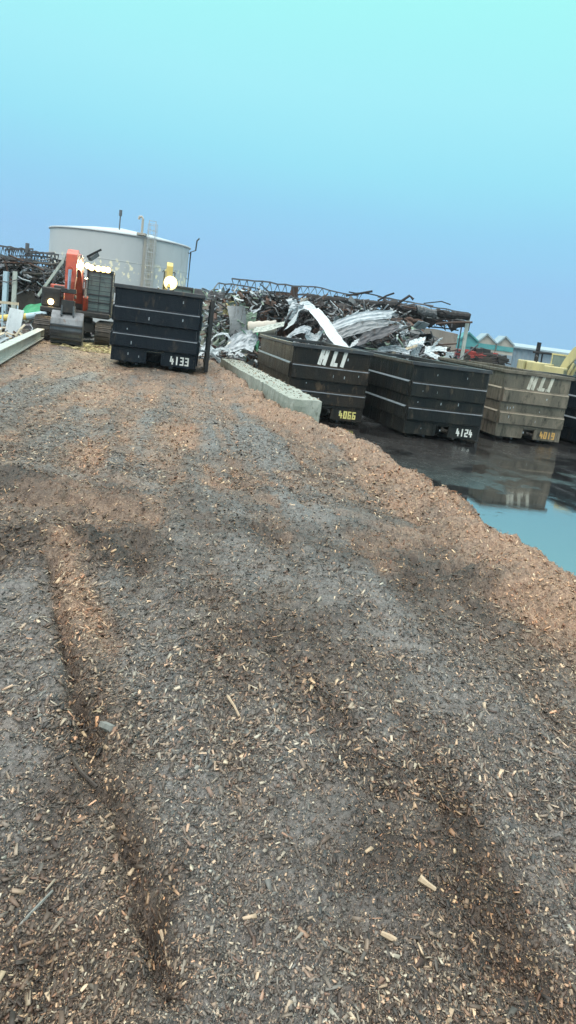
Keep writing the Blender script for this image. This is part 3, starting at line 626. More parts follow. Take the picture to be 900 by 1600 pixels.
# ------------------------------------------------------------------ excavators (built facing -Y, origin on the ground)
def excavator(loc, yaw, label, pmat, cabmat, s=1., stick_top=3.55, reach=4.1, bucket=True, lamps='front', boom_h=3.9, bodymat=None, aw=1.):
    t = empty('excavator', loc, label, 'excavator', yaw)
    bodymat = bodymat or pmat
    V = lambda x, y, zz: Vector((x, y, zz)) * s
    def bx(mb, c, d, rot=None): return mb.box(V(*c), Vector(d) * s, rot)
    # undercarriage
    uc = MB(); bx(uc, (0, 0, .62), (1.5, 1.9, .35)); uc.tube([V(0, 0, .7), V(0, 0, .98)], .62 * s, 20); uc.build('undercarriage', MT['darkpart'], t, local=True, bevel=.02)
    for sd_ in (-1, 1):
        cx = sd_ * 1.12
        tr = MB(); pts = []; nL = 60; a = 1.62; r0 = .40
        # oval loop path
        per = []
        for k in range(nL):
            q = k / nL * (4 * a + 2 * math.pi * r0)
            if q < 2 * a: per.append((-a + q, 2 * r0, 0))
            elif q < 2 * a + math.pi * r0: th = (q - 2 * a) / r0; per.append((a + r0 * math.sin(th), r0 + r0 * math.cos(th), -th))
            elif q < 4 * a + math.pi * r0: per.append((a - (q - 2 * a - math.pi * r0), 0, math.pi))
            else: th = (q - 4 * a - math.pi * r0) / r0; per.append((-a - r0 * math.sin(th), r0 - r0 * math.cos(th), math.pi - th))
        for (yy, zz, an) in per:
            rot = Matrix.Rotation(an, 3, 'X') 
            bx(tr, (cx, yy, zz + .04), (.58, .125, .05), rot); bx(tr, (cx, yy, zz + .04 + (.03 if zz > r0 else -.02)), (.56, .02, .05), rot)
        tk = tr.build('track', MT['track'], t, local=True)
        fr = MB(); bx(fr, (cx, 0, .44), (.34, 2.9, .36)); fr.build('track_frame', MT['darkpart'], tk, local=True, bevel=.02)
        for yy, rr_ in ((-1.62, .34), (1.62, .34)) + tuple((k * .46 - 1.15, .13) for k in range(6)):
            zz = .44 if rr_ > .2 else .18
            wl_ = MB(); wl_.tube([V(cx - .2, yy, zz), V(cx + .2, yy, zz)], rr_ * s, 16); wl_.tube([V(cx - .235, yy, zz), V(cx + .235, yy, zz)], rr_ * .45 * s, 12); wl_.build('sprocket' if rr_ > .2 else 'roller', MT['track'], tk, local=True)
    # house: engine deck & counterweight
    hs = MB()
    bx(hs, (0, .5, 1.13), (2.6, 3.6, .22))
    bx(hs, (.15, 1.1, 1.66), (2.3, 1.5, .84)); bx(hs, (-.93, -.35, 1.60), (.72, 1.5, .72)); 
    hs.build('house', bodymat, t, local=True, bevel=.05)
    cw = MB(); prof = [(-1.3, 0), (1.3, 0), (1.3, .35), (1.0, .62), (-1.0, .62), (-1.3, .35)]
    cw.prism([(a_ * s, b_ * s) for a_, b_ in prof], V(0, 1.9, 1.06), (1, 0, 0), (0, 1, 0), (0, 0, 1.06 * s)); cw.build('counterweight', pmat, t, local=True, bevel=.05)
    ex = MB(); ex.tube([V(-.6, 1.3, 2.05), V(-.6, 1.3, 2.45), V(-.6, 1.42, 2.55)], .07 * s, 10); ex.build('exhaust', MT['darkpart'], t, local=True)
    gr = MB()
    for k in range(7): bx(gr, (-.93, -1.106, 1.32 + k * .075), (.6, .02, .035))
    gr.build('front_grille', MT['darkpart'], t, local=True)
    # cab on the machine's left (image right when it faces the viewer)
    cb = MB(); cx = .84
    for x_, y_ in ((cx - .46, -1.02), (cx + .46, -1.02), (cx - .46, .62), (cx + .46, .62)): bx(cb, (x_, y_, 1.97), (.08, .08, 1.56))
    bx(cb, (cx, -.2, 2.79), (1.02, 1.76, .12)); bx(cb, (cx, -.2, 1.24), (1.0, 1.72, .12)); bx(cb, (cx, .63, 1.7), (.84, .05, .82)); bx(cb, (cx + .47, -.2, 1.55), (.04, 1.56, .54))
    for zz in (1.62, 1.9): bx(cb, (cx, -1.025, zz), (.84, .05, .05))
    cab = cb.build('cab', cabmat, t, local=True, bevel=.02)
    gl_ = MB(); bx(gl_, (cx, -1.0, 2.0), (.84, .02, 1.44)); gl_.build('windscreen', MT['cabglass'], cab, local=True)
    for x_ in (cx - .46, cx + .47):
        g2 = MB(); bx(g2, (x_, -.2, 2.27), (.018, 1.56, .88)); g2.build('side_window', MT['cabglass'], cab, local=True)
    st_ = MB(); bx(st_, (cx, .15, 1.55), (.5, .5, .14)); bx(st_, (cx, .38, 1.95), (.48, .12, .75)); st_.build('operator_seat', MT['darkpart'], cab, local=True, bevel=.03)
    gu = MB()
    for k in range(8): bx(gu, (cx, -1.07, 1.38 + k * .17), (.86, .025, .022))
    for x_ in (cx - .43, cx, cx + .43): bx(gu, (x_, -1.085, 1.98), (.025, .012, 1.4))
    gu.build('windscreen_guard', MT['rail'], cab, local=True)
    mi = MB(); mi.tube([V(cx + .5, -1.0, 1.7), V(cx + .62, -1.12, 1.75), V(cx + .64, -1.12, 2.1)], .014 * s, 6); bx(mi, (cx + .64, -1.12, 2.22), (.16, .05, .3)); mi.build('mirror', MT['darkpart'], cab, local=True)
    # boom : curved box section
    def boxarm(path, ws, hs_, name, mat_, par):
        mb = MB(); n_ = len(path); vs = []
        for i, p_ in enumerate(path):
            a_ = Vector((0, *path[max(0, i - 1)])); b_ = Vector((0, *path[min(n_ - 1, i + 1)])); tt_ = (b_ - a_).normalized(); nn = Vector((0, -tt_.z, tt_.y))
            c_ = Vector((0, p_[0], p_[1]))
            for sx_, sn in ((-1, -1), (1, -1), (1, 1), (-1, 1)): vs.append((c_ + Vector((sx_ * ws[i] * aw / 2, 0, 0)) + nn * sn * hs_[i] / 2) * s)
        fs = [(0, 1, 2, 3), tuple((n_ - 1) * 4 + k for k in (3, 2, 1, 0))]
        for i in range(n_ - 1):
            for k in range(4): fs.append((i * 4 + k, (i + 1) * 4 + k, (i + 1) * 4 + (k + 1) % 4, i * 4 + (k + 1) % 4))
        mb.add(vs, fs); return mb.build(name, mat_, par, local=True, bevel=.02)
    ty = -(reach)
    bp_ = [(-.35, 1.55), (-.75, 2.35), (-1.25, boom_h - .75), (-1.85, boom_h - .18), (-2.6, boom_h), (ty * .82, boom_h - .02), (ty + .12, stick_top - .15)]
    bm = boxarm(bp_, [.42, .42, .44, .44, .42, .38, .34], [.35, .55, .66, .68, .62, .5, .36], 'boom', pmat, t)
    for sx_ in (-.36, .36):
        cy = MB(); cy.tube([V(sx_, -.95, 1.25), V(sx_, -1.35, boom_h * .6)], .10 * s, 12); cy.build('boom_cylinder', pmat, bm, local=True)
        ry = MB(); ry.tube([V(sx_, -1.35, boom_h * .6), V(sx_, -1.62, boom_h - .5)], .055 * s, 10); ry.build('cylinder_rod', MT['chrome'], bm, local=True)
    ac = MB(); ac.tube([V(0, -1.9, boom_h + .32), V(0, ty * .7, boom_h + .30)], .10 * s, 12); ac.build('arm_cylinder', pmat, bm, local=True)
    # stick hangs down in front of the boom tip
    sb_ = 1.42; fy = ty - .25
    sp_ = [(ty + .30, stick_top + .25), (ty - .02, stick_top + .05), (ty - .12, stick_top - .6), (fy + .04, 2.2), (fy + .02, sb_)]
    stk = boxarm(sp_, [.38, .38, .38, .34, .28], [.22, .5, .5, .42, .28], 'stick', pmat, t)
    bc = MB(); bc.tube([V(0, ty - .5, stick_top - .35), V(0, fy - .42, 2.62)], .095 * s, 12); bc.build('bucket_cylinder', pmat, stk, local=True)
    br = MB(); br.tube([V(0, fy - .42, 2.62), V(0, fy - .40, 1.95)], .058 * s, 10); br.build('cylinder_rod', MT['chrome'], stk, local=True)
    bk = MB(); bx(bk, (0, fy - .36, 1.90), (.50, .16, .16)); bx(bk, (-.21, fy - .2, 1.72), (.05, .42, .12)); bx(bk, (.21, fy - .2, 1.72), (.05, .42, .12)); bx(bk, (0, fy - .24, 1.38), (.44, .2, .42)); bk.build('bucket_linkage', MT['darkpart'], stk, local=True, bevel=.015)
    hz_ = MB()
    for sx_ in (-.23, .23): hz_.tube([V(sx_, -2.2, boom_h + .2), V(sx_ * 1.1, ty * .85, boom_h + .22), V(sx_, ty - .35, stick_top - .1), V(sx_, fy - .2, 2.4)], .022 * s, 6)
    each(hz_, 'hydraulic_hose', MT['darkpart'], stk, local=True)
    if bucket:
        # curled bucket, outside of its back plate toward the viewer
        b2 = MB(); bw = 1.04; arc = []
        for k in range(13):
            th = R(-62 + k * 17.5); arc.append((fy + .18 - .62 * math.cos(th), .68 - .02 + .62 * -math.sin(th)))
        arc = [(fy + .18 - .62 * math.cos(R(a_)), .66 + .60 * math.sin(R(a_))) for a_ in (62, 45, 28, 10, -8, -26, -44, -62, -82, -100, -120)]
        for i in range(len(arc) - 1):
            p0 = V(0, *arc[i]); p1 = V(0, *arc[i + 1]); b2.beam(p0, p1 + (p1 - p0) * .05, bw * s, .05 * s, up=(1, 0, 0)) if False else None
        P0 = []
        for a_ in (-bw / 2, bw / 2): P0.append([V(a_, y_, z_) for y_, z_ in arc])
        b2.grid(P0)
        bo = b2.build('bucket', MT['bucket'], stk, local=True, solid=.05)
        sdp = MB()
        for a_ in (-bw / 2 - .02, bw / 2 - .02): sdp.prism([(y_, z_) for y_, z_ in arc], V(a_, 0, 0) * 1, (0, s, 0), (0, 0, s), (.04 * s, 0, 0))
        each(sdp, 'bucket_side', MT['bucket'], bo, local=True)
        wr = MB()
        for a_ in (4, -14, -34, -54):
            y_, z_ = fy + .18 - .655 * math.cos(R(a_)), .66 + .635 * math.sin(R(a_)); bx(wr, (0, y_, z_), (bw + .03, .045, .07))
        each(wr, 'wear_strip', MT['darkpart'], bo, local=True)
        lg = MB()
        for x_ in (-.2, .2): bx(lg, (x_, fy - .16, 1.24), (.06, .42, .34))
        each(lg, 'bucket_ear', MT['bucket'], bo, local=True)
        for k in range(5):
            y_, z_ = arc[-1]; tth = MB(); bx(tth, (-.42 + k * .21, y_ + .12, z_ + .0), (.08, .26, .06)); tth.build('tooth', MT['bucket'], bo, local=True)
    lamp_pos = []
    if lamps == 'front': lamp_pos = [(cx - .50, -1.14, 2.93), (cx - .34, -1.14, 2.88), (cx - .10, -1.14, 2.88), (cx + .10, -1.14, 2.88), (cx + .27, -1.14, 2.88)]
    if lamps == 'one': lamp_pos = [(.06, -(reach) - .62, 2.84)]
    for (x_, y_, z_) in lamp_pos:
        rad = .12 if lamps == 'front' else .30
        hsn = MB(); hsn.tube([V(x_, y_, z_), V(x_, y_ + .12, z_)], [(rad + .015) * s, .05 * s], 14); ho = hsn.build('work_lamp', MT['darkpart'], cab if lamps == 'front' else stk, local=True)
        rf = MB(); rf.tube([V(x_, y_ - .03, z_), V(x_, y_ - .002, z_)], [rad * .86 * s, rad * s], 18); rf.build('glow_disc', MT['glow_disc'], ho, local=True)  # glowing disc, sized to stand in for the lamp's glow
        le = MB(); le.tube([V(x_, y_ - .055, z_), V(x_, y_ - .032, z_)], [rad * .45 * s, rad * .62 * s], 16); le.build('lens', MT['lamp'], ho, local=True)
    return t
def spot(name, p, target, e, c, size=95):
    d = bpy.data.lights.new(name, 'SPOT'); d.energy = e; d.color = c; d.spot_size = R(size); d.spot_blend = .8; d.shadow_soft_size = .12
    o = bpy.data.objects.new(name, d); col.objects.link(o); o.location = p; o.rotation_euler = (Vector(target) - Vector(p)).to_track_quat('-Z', 'Y').to_euler(); return o
E1 = Vector((-9.42, 32.9, M + .0)); yaw1 = math.atan2(.92, 4.35)     # turned toward the viewpoint
excavator(E1, yaw1, 'orange excavator with lit cab lamps and its bucket resting on the mulch', MT['orange'], MT['rail'], 1., 2.98, 4.05, True, 'front', 2.95, MT['darkpart'])
hl = MB(); hl.tube([(-.93, -1.22, 1.42), (-.93, -1.12, 1.42)], [.10, .11], 14)
exo = [o for o in bpy.data.objects if o.name == 'excavator'][0]
ho = hl.build('head_lamp', MT['lampwarm'], exo, local=True)
def loc2w(base, yaw, p): 
    return Vector(base) + Matrix.Rotation(yaw, 3, 'Z') @ Vector(p)
spot('cab_work_light', loc2w(E1, yaw1, (.84, -1.3, 2.88)), loc2w(E1, yaw1, (.9, -7, 0)), 240, (1., .84, .5), 110)
spot('house_head_light', loc2w(E1, yaw1, (-.93, -1.35, 1.42)), loc2w(E1, yaw1, (-.6, -5, 0)), 60, (1., .7, .35), 100)
# yellow machine behind the container
E2 = Vector((-7.55, 41.2, M)); yaw2 = .22
excavator(E2, yaw2, 'yellow excavator behind container 4133 with one bright lamp', MT['yellow'], MT['rail'], 1.0, 3.4, 4.0, True, 'one', 3.15, None, .72)
spot('rear_work_light', loc2w(E2, yaw2, (.06, -4.85, 2.84)), loc2w(E2, yaw2, (1.5, -14, .5)), 500, (1., .84, .45), 120)

# yellow machine seen from the side at the right edge
excavator((11.85, 39.5, 1.2), R(50), 'pale yellow excavator side-on at the right edge of the photo', MT['khaki'], MT['khaki'], s=.68, stick_top=3.2, reach=4.8, bucket=True, lamps=None, boom_h=3.9)
md_ = MB(); md_.grid([[Vector((12.6 + 4.2 * math.cos(a_) * r_, 39.5 + 4.2 * math.sin(a_) * r_, .91 if r_ <= .62 else (.5 + rn_m.uniform(-.1, .1) if r_ < .9 else -.05))) for a_ in [k * math.pi / 14 for k in range(29)]] for r_ in (.01, .3, .62, .8, 1.)]) if False else None
rn_m = random.Random(4); md_.grid([[Vector((12.6 + 4.4 * math.cos(a_) * r_, 39.5 + 4.4 * math.sin(a_) * r_, .1 + 1.105 if r_ <= .66 else (.45 + rn_m.uniform(-.12, .12) if r_ < .95 else -.05))) for a_ in [k * math.pi / 14 for k in range(29)]] for r_ in (.01, .3, .66, .82, 1.05)]); tag(md_.build('dirt_mound', MT['mud']), kind='structure')

# ------------------------------------------------------------------ storage tank
TY = 62.; tl, tr_ = aty(77, 357, TY), aty(292, 384, TY)
tc_ = Vector(((tl.x + tr_.x) / 2, TY + 1.0, 0)); TR = (tr_.x - tl.x) / 2; TH = (tl.z + tr_.z) / 2
tank = empty('storage_tank', (tc_.x, tc_.y, 0), 'big round pale grey storage tank behind the excavators', 'storage tank')
sh = MB(); ns_ = 96
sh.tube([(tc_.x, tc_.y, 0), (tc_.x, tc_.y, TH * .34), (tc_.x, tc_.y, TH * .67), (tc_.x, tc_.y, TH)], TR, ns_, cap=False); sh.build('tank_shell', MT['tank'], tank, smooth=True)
rf_ = MB(); rf_.tube([(tc_.x, tc_.y, TH - .02), (tc_.x, tc_.y, TH + .06), (tc_.x, tc_.y, TH + .45), (tc_.x, tc_.y, TH + .72)], [TR + .02, TR + .02, TR * .5, .02], ns_); rf_.build('tank_roof', MT['tank_roof'], tank)
rm_ = MB(); rm_.tube([(tc_.x + (TR + .06) * math.cos(a_), tc_.y + (TR + .06) * math.sin(a_), TH - .02) for a_ in [k * 2 * math.pi / 72 for k in range(73)]], .06, 6, cap=False); rm_.build('top_ring', MT['tank'], tank, smooth=True)
sm_ = MB()
for k in range(1, 4): sm_.tube([(tc_.x + (TR + .005) * math.cos(a_), tc_.y + (TR + .005) * math.sin(a_), TH * k / 4) for a_ in [q * 2 * math.pi / 72 for q in range(73)]], .02, 4, cap=False)
each(sm_, 'plate_seam', MT['tank'], tank)
# caged ladder
lp = aty(231, 366, TY - TR + 1.0); la = math.asin(max(-1, min(1, (lp.x - tc_.x) / TR))); ldir = Vector((math.sin(la), -math.cos(la), 0)); ltan = Vector((math.cos(la), math.sin(la), 0))
lb_ = tc_ + ldir * (TR + .15); ld = MB()
for s_ in (-.25, .25): ld.beam(lb_ + ltan * s_ + Vector((0, 0, 1)), lb_ + ltan * s_ + Vector((0, 0, TH + 1.15)), .05, .05)
for k in range(26): ld.beam(lb_ - ltan * .25 + Vector((0, 0, 1 + k * .3)), lb_ + ltan * .25 + Vector((0, 0, 1 + k * .3)), .03, .03)
ldo = ld.build('ladder', MT['tank'], tank)
cg = MB()
for k in range(14):
    zz = 2.2 + k * (TH + .9 - 2.2) / 13; cg.tube([lb_ + ltan * .33 * math.cos(R(a_)) + ldir * .5 * math.sin(R(a_)) + Vector((0, 0, zz)) for a_ in range(0, 181, 20)], .014, 5)
for a_ in (0, 36, 72, 108, 144, 180): cg.tube([lb_ + ltan * .33 * math.cos(R(a_)) + ldir * .5 * math.sin(R(a_)) + Vector((0, 0, zz)) for zz in (2.2, TH + .9)], .014, 5)
cg.build('ladder_cage', MT['tank'], ldo)
wp = MB(); wp.box(lb_ - ldir * .1 + Vector((0, 0, TH / 2)), (.95, .03, TH - .1), Matrix.Rotation(la, 3, 'Z')); wp.build('ladder_backing_plate', MT['tan'], tank)
mp_ = aty(187, 352, TY - 2); ms = MB(); ms.tube([(mp_.x, mp_.y, TH), (mp_.x, mp_.y, TH + 1.45)], .05, 6); ms.tube([(mp_.x, mp_.y, TH + 1.3), (mp_.x, mp_.y, TH + 1.7)], .11, 8); ms.build('vent_mast', MT['dark_sheet'], tank)
gp = aty(222, 360, TY - 3.5); gn = MB(); gn.tube([(gp.x, gp.y, TH), (gp.x, gp.y, TH + 1.15), (gp.x - .1, gp.y, TH + 1.3), (gp.x - .25, gp.y, TH + 1.28), (gp.x - .28, gp.y, TH + 1.1)], .085, 8); gn.box((gp.x, gp.y, TH + .15), (.6, .6, .14)); gn.build('gooseneck_vent', MT['tan'], tank)
sp2 = MB(); x0 = tc_.x + TR + .18; sp2.tube([(x0, tc_.y, .5), (x0, tc_.y, TH - .3), (x0 + .35, tc_.y, TH - .15), (x0 + .38, tc_.y, TH + .55), (x0 + .55, tc_.y, TH + .75)], .06, 6)
for zz in (1.5, 3.3, 5.1, TH - .4): sp2.beam((x0, tc_.y, zz), (x0 - .3, tc_.y, zz), .05, .05)
sp2.build('side_pipe', MT['rail'], tank)

# ------------------------------------------------------------------ ruined hall, main part
def truss(p0, p1, depth, parent, mat_, bays=12, bend=0., rnd=None, chord=.07, missing=.0):
    rnd = rnd or random; p0, p1 = Vector(p0), Vector(p1); ch = MB(); c2 = MB(); wb = MB(); A = []; B = []
    for i in range(bays + 1):
        t_ = i / bays; p_ = p0.lerp(p1, t_) + Vector((0, rnd.uniform(-.05, .05), bend * math.sin(t_ * 5 + rnd.random() * .3) + rnd.uniform(-.03, .03)))
        A.append(p_); B.append(p_ - Vector((0, 0, depth)) + Vector((rnd.uniform(-.05, .05), 0, rnd.uniform(-.04, .04))))
    for i in range(bays): ch.beam(A[i], A[i + 1] + (A[i + 1] - A[i]) * .03, chord, chord); c2.beam(B[i], B[i + 1] + (B[i + 1] - B[i]) * .03, chord, chord)
    for i in range(bays):
        if rnd.random() < missing: continue
        m_ = (B[i] + B[i + 1]) / 2; wb.tube([A[i], m_ + Vector((0, .02, 0)), A[i + 1]], chord * .34, 5)
    t_ = wb.build('roof_truss', mat_, parent); ch.build('top_chord', mat_, t_); c2.build('bottom_chord', mat_, t_); return t_
rn = random.Random(5)
hall = empty('ruined_hall', aty(540, 560, 42) * Vector((1, 1, 0)) if False else Vector((2, 42, 0)), 'half-demolished burnt hall with exposed trusses and a concrete wall panel', 'ruined building')
def PX(px, py, y): return aty(px, py, y)
truss(PX(362, 436, 40), PX(470, 447, 40), .55, hall, MT['truss'], 9, .03, rn)
truss(PX(342, 443, 43), PX(400, 449, 43), .5, hall, MT['truss'], 6, .03, rn)
truss(PX(470, 447, 41), PX(560, 461, 41), .4, hall, MT['truss'], 8, .05, rn, .06, .2)
truss(PX(545, 457, 44), PX(640, 470, 44), .38, hall, MT['burnt'], 9, .06, rn, .06, .3)
truss(PX(590, 464, 42), PX(732, 489, 42), .40, hall, MT['truss'], 12, .02, rn, .06, .6)
truss(PX(400, 455, 45), PX(560, 470, 45), .5, hall, MT['burnt'], 12, .05, rn, .07, .2)
truss(PX(480, 475, 46), PX(720, 500, 46), .5, hall, MT['burnt'], 16, .04, rn, .07, .2)
# collapsed dark roof roll / duct hanging along the eave
for (a, b_, r0, yy, mt) in (((478, 466), (600, 476), .20, 41, 'burnt'), ((596, 474), (668, 490), .30, 41.5, 'burnt'), ((652, 484), (682, 492), .24, 40.6, 'dark_sheet'), ((680, 488), (734, 496), .20, 41, 'burnt'), ((612, 497), (660, 502), .11, 40.4, 'rust')):
    p0, p1 = PX(*a, yy), PX(*b_, yy); nseg = 14; pts = [p0.lerp(p1, k / nseg) + Vector((0, 0, rn.uniform(-.05, .05))) for k in range(nseg + 1)]
    mb = MB(); mb.tube(pts, [r0 * rn.uniform(.8, 1.1) for _ in pts], 10); mb.build('fallen_duct' if mt != 'rust' else 'rusty_pipe', MT[mt], hall)
# roof deck remains behind, dark underside
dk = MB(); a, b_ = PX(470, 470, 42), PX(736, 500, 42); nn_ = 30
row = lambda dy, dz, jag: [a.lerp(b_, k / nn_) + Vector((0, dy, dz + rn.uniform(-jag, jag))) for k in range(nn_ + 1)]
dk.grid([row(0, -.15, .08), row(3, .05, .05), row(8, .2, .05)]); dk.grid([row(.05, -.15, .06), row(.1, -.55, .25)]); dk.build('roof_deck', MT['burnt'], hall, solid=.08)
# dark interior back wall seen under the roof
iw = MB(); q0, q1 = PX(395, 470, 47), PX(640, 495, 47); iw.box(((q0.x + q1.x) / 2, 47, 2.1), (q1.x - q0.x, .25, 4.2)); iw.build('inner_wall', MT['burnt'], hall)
# rusty wall panel with post
pr0, pr1 = PX(398, 452, 41.5), PX(466, 450, 41.5)
rp = MB(); nx_ = 14
top = [Vector((pr0.x + (pr1.x - pr0.x) * k / nx_, 41.5 + (.06 if k % 2 else 0), 4.15 + .012 * k + rn.uniform(-.12, .1))) for k in range(nx_ + 1)]
bot = [Vector((p_.x, p_.y, .0)) for p_ in top]; rp.grid([top, bot]); rp.build('rusty_wall_panel', MT['rust'], hall, solid=.04)
pp = MB(); pt0 = PX(461, 447, 41.2); pp.box((pt0.x, 41.2, pt0.z / 2), (.36, .2, pt0.z)); pp.box((pt0.x, 41.08, pt0.z / 2), (.1, .04, pt0.z - .1)); pp.build('rusty_column', MT['rust'], hall)
rb = MB(); rb.beam(PX(402, 488, 41.1), PX(470, 496, 41.1), .12, .16); rb.beam(PX(428, 466, 41), PX(448, 484, 41), .07, .07); rb.beam(PX(404, 466, 41), PX(412, 484, 41), .06, .06); each(rb, 'wall_girt', MT['tan'], hall)
# concrete wall panel on the right
c0, c1 = PX(622, 508, 41), PX(716, 522, 41)
cw = MB(); prof = [(c0.x, 0), (c1.x, 0), (c1.x, c1.z), (c1.x - 1.2, c1.z + .10), (c1.x - 2.0, c1.z + .04), (c0.x + .8, c0.z + .05), (c0.x + .4, c0.z - .08), (c0.x, c0.z - .3)]
cw.prism(prof, (0, 41, 0), (1, 0, 0), (0, 0, 1), (0, .3, 0)); cw.build('concrete_wall_panel', MT['old_concrete'], hall, bevel=.02)
cw2 = MB(); d0 = PX(575, 505, 42); cw2.prism([(d0.x, 0), (c0.x - .05, 0), (c0.x - .05, c0.z - .25), (c0.x - .8, c0.z - .05), (d0.x + .5, d0.z - .1), (d0.x, d0.z - .4)], (0, 42, 0), (1, 0, 0), (0, 0, 1), (0, .3, 0)); cw2.build('broken_wall_panel', MT['old_concrete'], hall)
for (px, py, py2, yy, r0) in ((733, 490, 565, 41.5, .13), (708, 493, 512, 42, .06), (697, 492, 512, 42, .05), (724, 494, 560, 46, .05), (661, 492, 520, 41, .06), (622, 492, 512, 43, .05)):
    p0 = PX(px, py, yy); mb = MB(); bz = 0 if py2 > 550 else PX(px, py2, yy).z; mb.beam((p0.x, yy, p0.z), (p0.x + .02, yy, bz), r0 * 1.3, r0 * 1.3); mb.build('column', MT['palebeam'] if r0 > .1 else MT['truss'], hall)
# hanging broken strands and bent roof members
for k in range(34):
    px = rn.uniform(480, 690); py = 455 + (px - 470) * .135 + rn.uniform(0, 26); p0 = PX(px, py, rn.uniform(40, 44)); L_ = rn.uniform(.4, 1.8); an = rn.uniform(-.6, .5) if rn.random() < .7 else rn.uniform(-2.4, -.8)
    mb = MB(); p1 = p0 + Vector((math.cos(an) * L_, rn.uniform(-.3, .3), math.sin(an) * L_ * .6)); pm = (p0 + p1) / 2 + Vector((0, 0, rn.uniform(-.15, .2)))
    mb.tube([p0, pm, p1], rn.uniform(.02, .05), 5); mb.build('bent_bar', MT[rn.choice(['burnt', 'truss', 'truss', 'rust'])], hall)
for a, m1, b_, r0 in (((616, 478), (640, 462), (646, 468), .07), ((540, 462), (560, 459), (582, 455), .06), ((590, 470), (604, 462), (616, 458), .05), ((662, 474), (690, 471), (704, 476), .03)):
    mb = MB(); mb.tube([PX(*a, 40.5), PX(*m1, 40.5), PX(*b_, 40.5)], r0, 6); mb.build('bent_bar', MT['burnt'], hall)

# annex with green walls left of the pile
annex = empty('ruined_annex', Vector((-4.5, 40, 0)), 'gutted grey annex with flat slab roof and faded green walls', 'ruined building')
a0, a1 = PX(304, 450, 39), PX(352, 457, 39)
mb = MB(); mb.box(((a0.x + a1.x) / 2, 41, a0.z - .22), (a1.x - a0.x, 4, .42)); mb.build('roof_slab', MT['truss'], annex, bevel=.03)
mb = MB(); mb.box(((a0.x + a1.x) / 2 + .35, 40.6, a0.z - .75), (a1.x - a0.x + .8, 3.2, .34)); mb.build('ceiling_beam', MT['old_concrete'], annex, bevel=.03)
for px, w_, mt in ((311, .28, 'white_sheet'), (320, .22, 'greenpaint'), (329, .42, 'white_sheet'), (343, .10, 'white_sheet'), (352, .26, 'greenpaint')):
    p_ = PX(px, 500, 39.6); mb = MB(); mb.box((p_.x, 39.6 + rn.uniform(-.3, .3), M + .9), (w_, .18, 2.1)); mb.build('wall_stud' if w_ < .2 else 'wall_panel', MT[mt], annex)
p_ = PX(336, 500, 41.5); mb = MB(); mb.box((p_.x + .2, 41.6, 2), (3.2, .2, 3.9)); mb.build('back_wall', MT['greenpaint'], annex)
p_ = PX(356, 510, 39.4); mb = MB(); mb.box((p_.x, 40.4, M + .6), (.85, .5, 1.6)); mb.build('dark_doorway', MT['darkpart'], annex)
p_ = PX(343, 485, 39.2); mb = MB(); mb.prism([(-.55, 0), (.5, .0), (.25, .6), (-.2, .75)], (p_.x, 39.1, p_.z - .2), (1, 0, 0), (0, 0, 1), (0, .12, 0)); mb.build('green_wall_scrap', MT['greenpaint'], annex)
for k in range(26):
    p0 = PX(rn.uniform(335, 405), rn.uniform(448, 500), rn.uniform(38.4, 41)); q = Vector((rn.uniform(-.7, .7), rn.uniform(-.3, .3), rn.uniform(-.9, .2))); mb = MB(); mb.tube([p0, p0 + q * .5 + Vector((rn.uniform(-.2, .2), 0, .1)), p0 + q], rn.uniform(.02, .05), 5)
    mb.build('bent_bar', MT[rn.choice(['truss', 'palebeam', 'rust', 'galv', 'burnt'])], annex)
mb = MB(); mb.grid([[PX(352 + k * 4, 462 + 6 * math.sin(k * 1.3) + 0 * j + j * 14, 38.3 + .15 * math.sin(k * 2 + j)) for k in range(14)] for j in range(3)]); mb.build('torn_ceiling', MT['mud'], annex, solid=.05)
sb1 = MB()
for (px, py, r0) in ((362, 478, .24), (354, 487, .16)):
    c_ = PX(px, py, 38.1)
    sb1.grid([[c_ + Vector((a_ * r0 * .5 + rn.uniform(-.1, .1), rn.uniform(-.12, .12), b_ * r0 * .55 + rn.uniform(-.12, .1))) for a_ in (-2, -1, 0, 1, 2)] for b_ in (-1.5, -.5, .5, 1.5)])
each(sb1, 'hanging_insulation', MT['insul'], annex, solid=.06)


# ------------------------------------------------------------------ scrap
def sheet(name, path, width, wdir, mat_, corr=0, curl=0., label=None, cat='scrap sheet', jag=.02, n=18, parent=None, thick=.015, seg=10, rr=None):
    """bent strip of sheet metal following path, with folded (corrugated) cross-section"""
    rr = rr or random.Random(len(label or name)); path = [Vector(p_) for p_ in path]; wdir = Vector(wdir).normalized()
    def at_(t_):
        f_ = t_ * (len(path) - 1); i = min(int(f_), len(path) - 2); f_ -= i
        p0 = path[max(i - 1, 0)]; p1 = path[i]; p2 = path[i + 1]; p3 = path[min(i + 2, len(path) - 1)]
        return .5 * ((2 * p1) + (p2 - p0) * f_ + (2 * p0 - 5 * p1 + 4 * p2 - p3) * f_ * f_ + (3 * p1 - p0 - 3 * p2 + p3) * f_ ** 3)
    rows = []
    for i in range(n + 1):
        t_ = i / n; c_ = at_(t_); d_ = (at_(min(1, t_ + .02)) - at_(max(0, t_ - .02))).normalized(); nn = d_.cross(wdir).normalized(); wd = (wdir + nn * curl * math.sin(t_ * 4)).normalized(); r_ = []
        for j in range(seg + 1):
            u_ = j / seg - .5; off_ = (.04 if (j // 2) % 2 else 0) * (1 if corr else 0) + curl * u_ * u_ * width
            r_.append(c_ + wd * u_ * width + nn * off_ + Vector((rr.uniform(-jag, jag), rr.uniform(-jag, jag), rr.uniform(-jag, jag))))
        rows.append(r_)
    mb = MB(); mb.grid(rows); o = mb.build(name, mat_, parent, solid=thick)
    if label: tag(o, label, cat)
    return o
